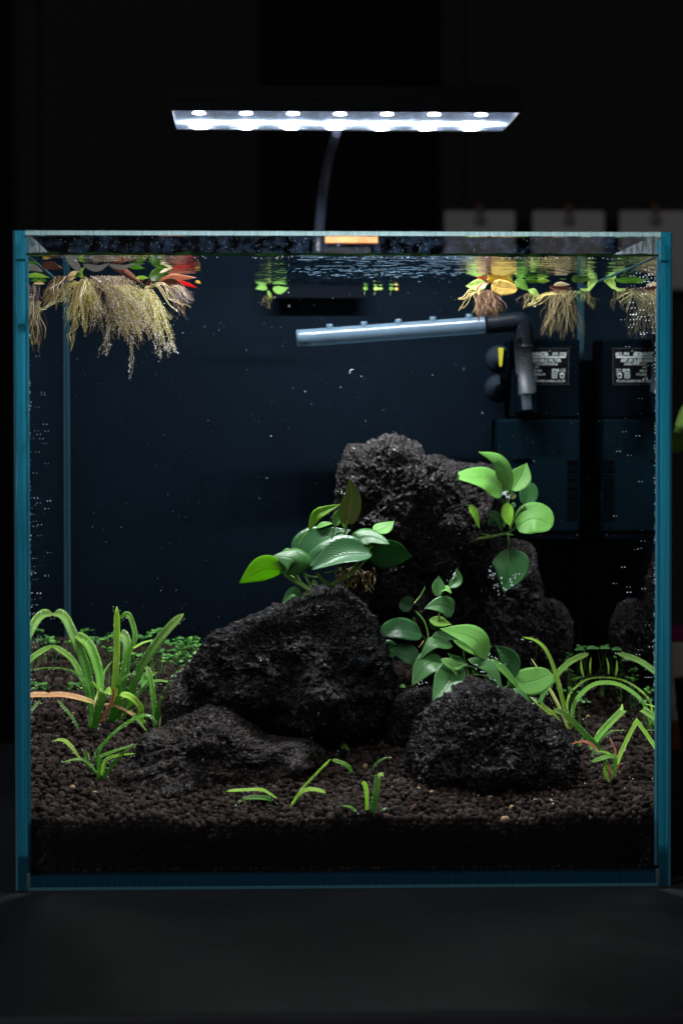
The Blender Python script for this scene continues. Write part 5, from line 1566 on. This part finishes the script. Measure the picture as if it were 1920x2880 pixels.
# H: amber plant
T15 = mk(1280, 700, 2.6576)
K5 = 2.6576
pl = floater('floating plant with amber yellow leaves and rusty roots above the elbow of the spray bar', (1380, 795, 17.5))
fl(pl, 'f_orange', [(270, 265), (340, 290), (462, 300)], 118, 16.8, K=K5, TT=T15, tilt=8, cup=.04, kind='round', lab='round amber leaf')
fl(pl, 'f_orange', [(225, 240), (330, 225), (440, 245)], 60, 17.4, K=K5, TT=T15, tilt=-30, cup=.05)
fl(pl, 'f_lime', [(232, 265), (160, 275), (78, 278)], 90, 17.2, K=K5, TT=T15, tilt=10, cup=.08, kind='oval', lab='leaf half green half pink')
fl(pl, 'f_pink', [(160, 320), (190, 280), (250, 255)], 38, 16.9, K=K5, TT=T15, tilt=10)
fl(pl, 'b_red', [(150, 240), (190, 222), (240, 235)], 26, 17.4, K=K5, TT=T15, tilt=-30)
fl(pl, 'f_lime', [(235, 225), (330, 215), (430, 228)], 34, 17.9, K=K5, TT=T15, tilt=-50)
roots(pl, (1372, 815, 17.3), [(1332, 880), (1345, 905), (1370, 890), (1395, 900), (1415, 880)], M['root_rust'], 150, .012, 8, .08, 0, seed=61, Yj=.8, spread=16)
roots(pl, (1345, 822, 17), [(1282, 840), (1286, 878), (1300, 862), (1335, 880), (1390, 885)], M['root_tan'], 11, .014, 0, .05, 0, seed=62, sag=1.0, spread=10)
# I: green one beside
pl = floater('floating plant with a drooping fresh green leaf right beside the amber plant', (1480, 800, 17.5))
fl(pl, 'f_green', [(440, 245), (490, 265), (545, 315)], 75, 17.4, K=K5, TT=T15, tilt=15)
fl(pl, 'f_lime', [(545, 305), (590, 330), (625, 380)], 48, 17, K=K5, TT=T15, tilt=30, kind='lance')
fl(pl, 'f_green', [(560, 340), (590, 370), (605, 412)], 24, 17, K=K5, TT=T15, tilt=20, kind='lance')
fl(pl, 'f_green', [(500, 235), (580, 240), (640, 250)], 30, 17.8, K=K5, TT=T15, tilt=-40)
roots(pl, (1490, 822, 17), [(1455, 850), (1470, 870), (1500, 840)], M['root_dim'], 12, .010, 0, .05, 0, seed=63, sag=.6, spread=5)
# J: white bellied one with long roots
pl = floater('floating plant with a white underside and long pale roots in front of the filter plate', (1578, 805, 17.5))
fl(pl, 'f_cream', [(735, 270), (790, 262), (854, 268)], 30, 16.8, K=K5, TT=T15, tilt=-20, cup=.02, lab='white leaf underside')
fl(pl, 'f_lime', [(610, 235), (655, 238), (705, 240)], 36, 17.6, K=K5, TT=T15, tilt=-40)
fl(pl, 'f_lime', [(770, 220), (815, 215), (855, 218)], 22, 18, K=K5, TT=T15, tilt=-40)
fl(pl, 'f_green', [(870, 230), (930, 225), (1000, 235)], 55, 18, K=K5, TT=T15, tilt=-20)
fl(pl, 'f_brown', [(700, 285), (790, 300), (870, 290)], 50, 17.3, K=K5, TT=T15, tilt=-10)
roots(pl, (1585, 815, 17.2), [(1470, 865), (1520, 940), (1545, 950), (1580, 960), (1610, 955), (1640, 950)], M['root_dim'], 70, .009, 4, .06, 1, seed=64, Yj=.8, sag=.2, spread=22)
roots(pl, (1560, 822, 17), [(1470, 866), (1480, 862), (1518, 940), (1548, 900), (1552, 880)], M['root_tan'], 9, .015, 2, .05, 2, seed=65, sag=.5, spread=14)
roots(pl, (1622, 818, 17.2), [(1690, 842), (1675, 870), (1640, 850), (1615, 870)], M['stem_dark'], 12, .009, 0, .05, 0, seed=66, sag=.6, spread=3)
# K: green by right glass
pl = floater('floating plant with ribbed lime green leaves arched against the right glass', (1680, 795, 18))
fl(pl, 'f_lime', [(1000, 300), (1020, 250), (1082, 214)], 55, 19, K=K5, TT=T15, tilt=-5, Y1=19.6, kind='oval')
fl(pl, 'f_lime', [(930, 300), (990, 305), (1060, 240)], 24, 18.6, K=K5, TT=T15, tilt=10, kind='lance')
fl(pl, 'f_green', [(905, 245), (960, 220), (1010, 240)], 50, 18.6, K=K5, TT=T15, tilt=-20)
roots(pl, (1650, 815, 18.3), [(1640, 850), (1670, 880), (1625, 860)], M['root_dim'], 12, .010, 0, .05, 0, seed=67, spread=6)
# L: near the right glass in front
pl = floater('floating plant with hanging brown roots close to the right glass in the front corner', (1790, 795, 8))
fl(pl, 'f_lime', [(1450, 235), (1490, 232), (1530, 238)], 30, 8, K=K5, TT=T15, tilt=-40)
fl(pl, 'f_green', [(1200, 240), (1280, 235), (1360, 245)], 40, 9, K=K5, TT=T15, tilt=-30)
fl(pl, 'f_cream', [(1335, 270), (1400, 262), (1470, 268)], 24, 8.2, K=K5, TT=T15, tilt=-20)
roots(pl, (1790, 808, 8.2), [(1722, 850), (1760, 880), (1800, 910), (1825, 935), (1845, 880)], M['root_dim'], 50, .012, 4, .06, 1, seed=68, Yj=.7, sag=.3, spread=18)
roots(pl, (1800, 812, 8), [(1722, 848), (1805, 900), (1822, 940), (1842, 905)], M['root_tan'], 10, .02, 2, .05, 1, seed=69, sag=.3, spread=14)

# ================================================================ BUBBLES, SPECKS
rsb = np.random.RandomState(77)
# on the right pane
for _ in range(42):
    Y = rsb.uniform(2, 9); z = rsb.choice(np.linspace(25.6, 28.6, 12))+rsb.normal(0, .04)
    x = IN-0.06; r = rsb.uniform(.014, .03)
    for k in range(rsb.randint(1, 3)): bub.octa((x, Y+k*.12, z), r)
for _ in range(40):
    bub.octa((IN-0.06, rsb.uniform(1, 14), rsb.uniform(9, 28)), rsb.uniform(.015, .03))
# on the left pane
for _ in range(24):
    Y = rsb.uniform(.9, 8); z = rsb.choice(np.linspace(8.5, 17.5, 26))+rsb.normal(0, .03)
    bub.octa((-IN+0.06, Y, z), rsb.uniform(.012, .026))
for _ in range(50):
    bub.octa((-IN+0.06, rsb.uniform(.8, 14), rsb.uniform(5, 28)), rsb.uniform(.012, .026))
# beads down both front seams
for s in (-1, 1):
    for _ in range(150 if s > 0 else 90):
        bub.octa((s*(IN-0.12)+rsb.normal(0, .02), 0.66, rsb.uniform(6 if s < 0 else 9, 28.8)), rsb.uniform(.012, .028))
# along the front waterline and loose ones on soil, leaves
for _ in range(90): bub.octa((rsb.uniform(-14, 14), .63, WATER_Z-rsb.uniform(.05, .14)), rsb.uniform(.012, .03))
for _ in range(120):
    x, y = rsb.uniform(-14, 14), rsb.uniform(1.2, 24)
    bub.octa((x, y, soil_z(x, y)+.22), rsb.uniform(.015, .035))
for (x, y, r) in ((952, 689, .12), (1009, 1505, .05)):
    v, f = get_ico(2); c = P(x, y, .5 if y < 700 else 12)
    c[1] = -0.03 if y < 700 else 12
    bub.add(v*r*0.7+c, [tuple(q) for q in f])
# dew and dust on the bare front glass above the water
for _ in range(260):
    x = rsb.uniform(-14.2, 14.2); z = rsb.uniform(29.15, 29.85)
    bub.octa((x, .575, z), rsb.uniform(.006, .018))
o = bub.build('air_bubbles', M['bubble'], None, (0, 10, 10))
tag(o, 'tiny shining air bubbles and droplets clinging to the glass, the seams and the leaves', 'bubbles', kind='stuff')
sp = MB()
for _ in range(620):
    y = rsb.uniform(1, 26.5); x = rsb.uniform(-14, 14)
    z = rsb.uniform(float(soil_z(x, y))+1, 28.7)
    sp.octa((x, y, z), rsb.choice([.008, .011, .015, .022], p=[.45, .33, .18, .04]))
for (x, y, r, Y) in ((1016, 1058, .045, 15), (987, 1048, .03, 15), (957, 1089, .035, 15), (858, 1101, .045, 14), (762, 1226, .06, 17), (823, 1091, .02, 15), (621, 767, .03, 14)):
    sp.octa(P(x, y, Y), r*.6)
o = sp.build('floating_specks', M['speck'], None, (0, 14, 15)); tag(o, 'fine pale specks drifting in the water', 'specks', kind='stuff')
c = bez([P(982, 1050, 15), P(985, 1041, 15), P(994, 1039, 15)], 8)
v, f = tube_vf(c, .01, 5)
o = mesh_obj('root_scrap', v, f, M['speck'], None, P(985, 1045, 15)); tag(o, 'small curled pale scrap drifting in open water above the rocks', 'plant scrap')

# ---------------------------------------------------------------- small pieces belong to the part they sit on
SUB = {'lettering': ('plate', 'housing'), 'plate_frame': ('plate',), 'slot': ('filter_cartridge',), 'slot_lip': ('filter_cartridge',), 'release_notch': ('filter_cartridge',),
       'nozzle': ('spray_bar',), 'spray_bar_plug': ('spray_bar',), 'yellow_clip': ('cup_bracket',), 'led': ('reflector_ceiling',), 'front_top_arris': ('front_pane',),
       'limescale_film': ('front_pane',), 'base_arris': ('base_pane',), 'red_mark': ('packet_body',), 'round_mark': ('card',)}
for root in [o for o in COL.objects if o.type == 'EMPTY' and o.parent is None]:
    kids = [o for o in COL.objects if o.parent == root]
    byname = {}
    for k in kids: byname.setdefault(k.name.split('.')[0], k)
    for k in kids:
        for host in SUB.get(k.name.split('.')[0], ()):
            if host in byname: k.parent = byname[host]; break
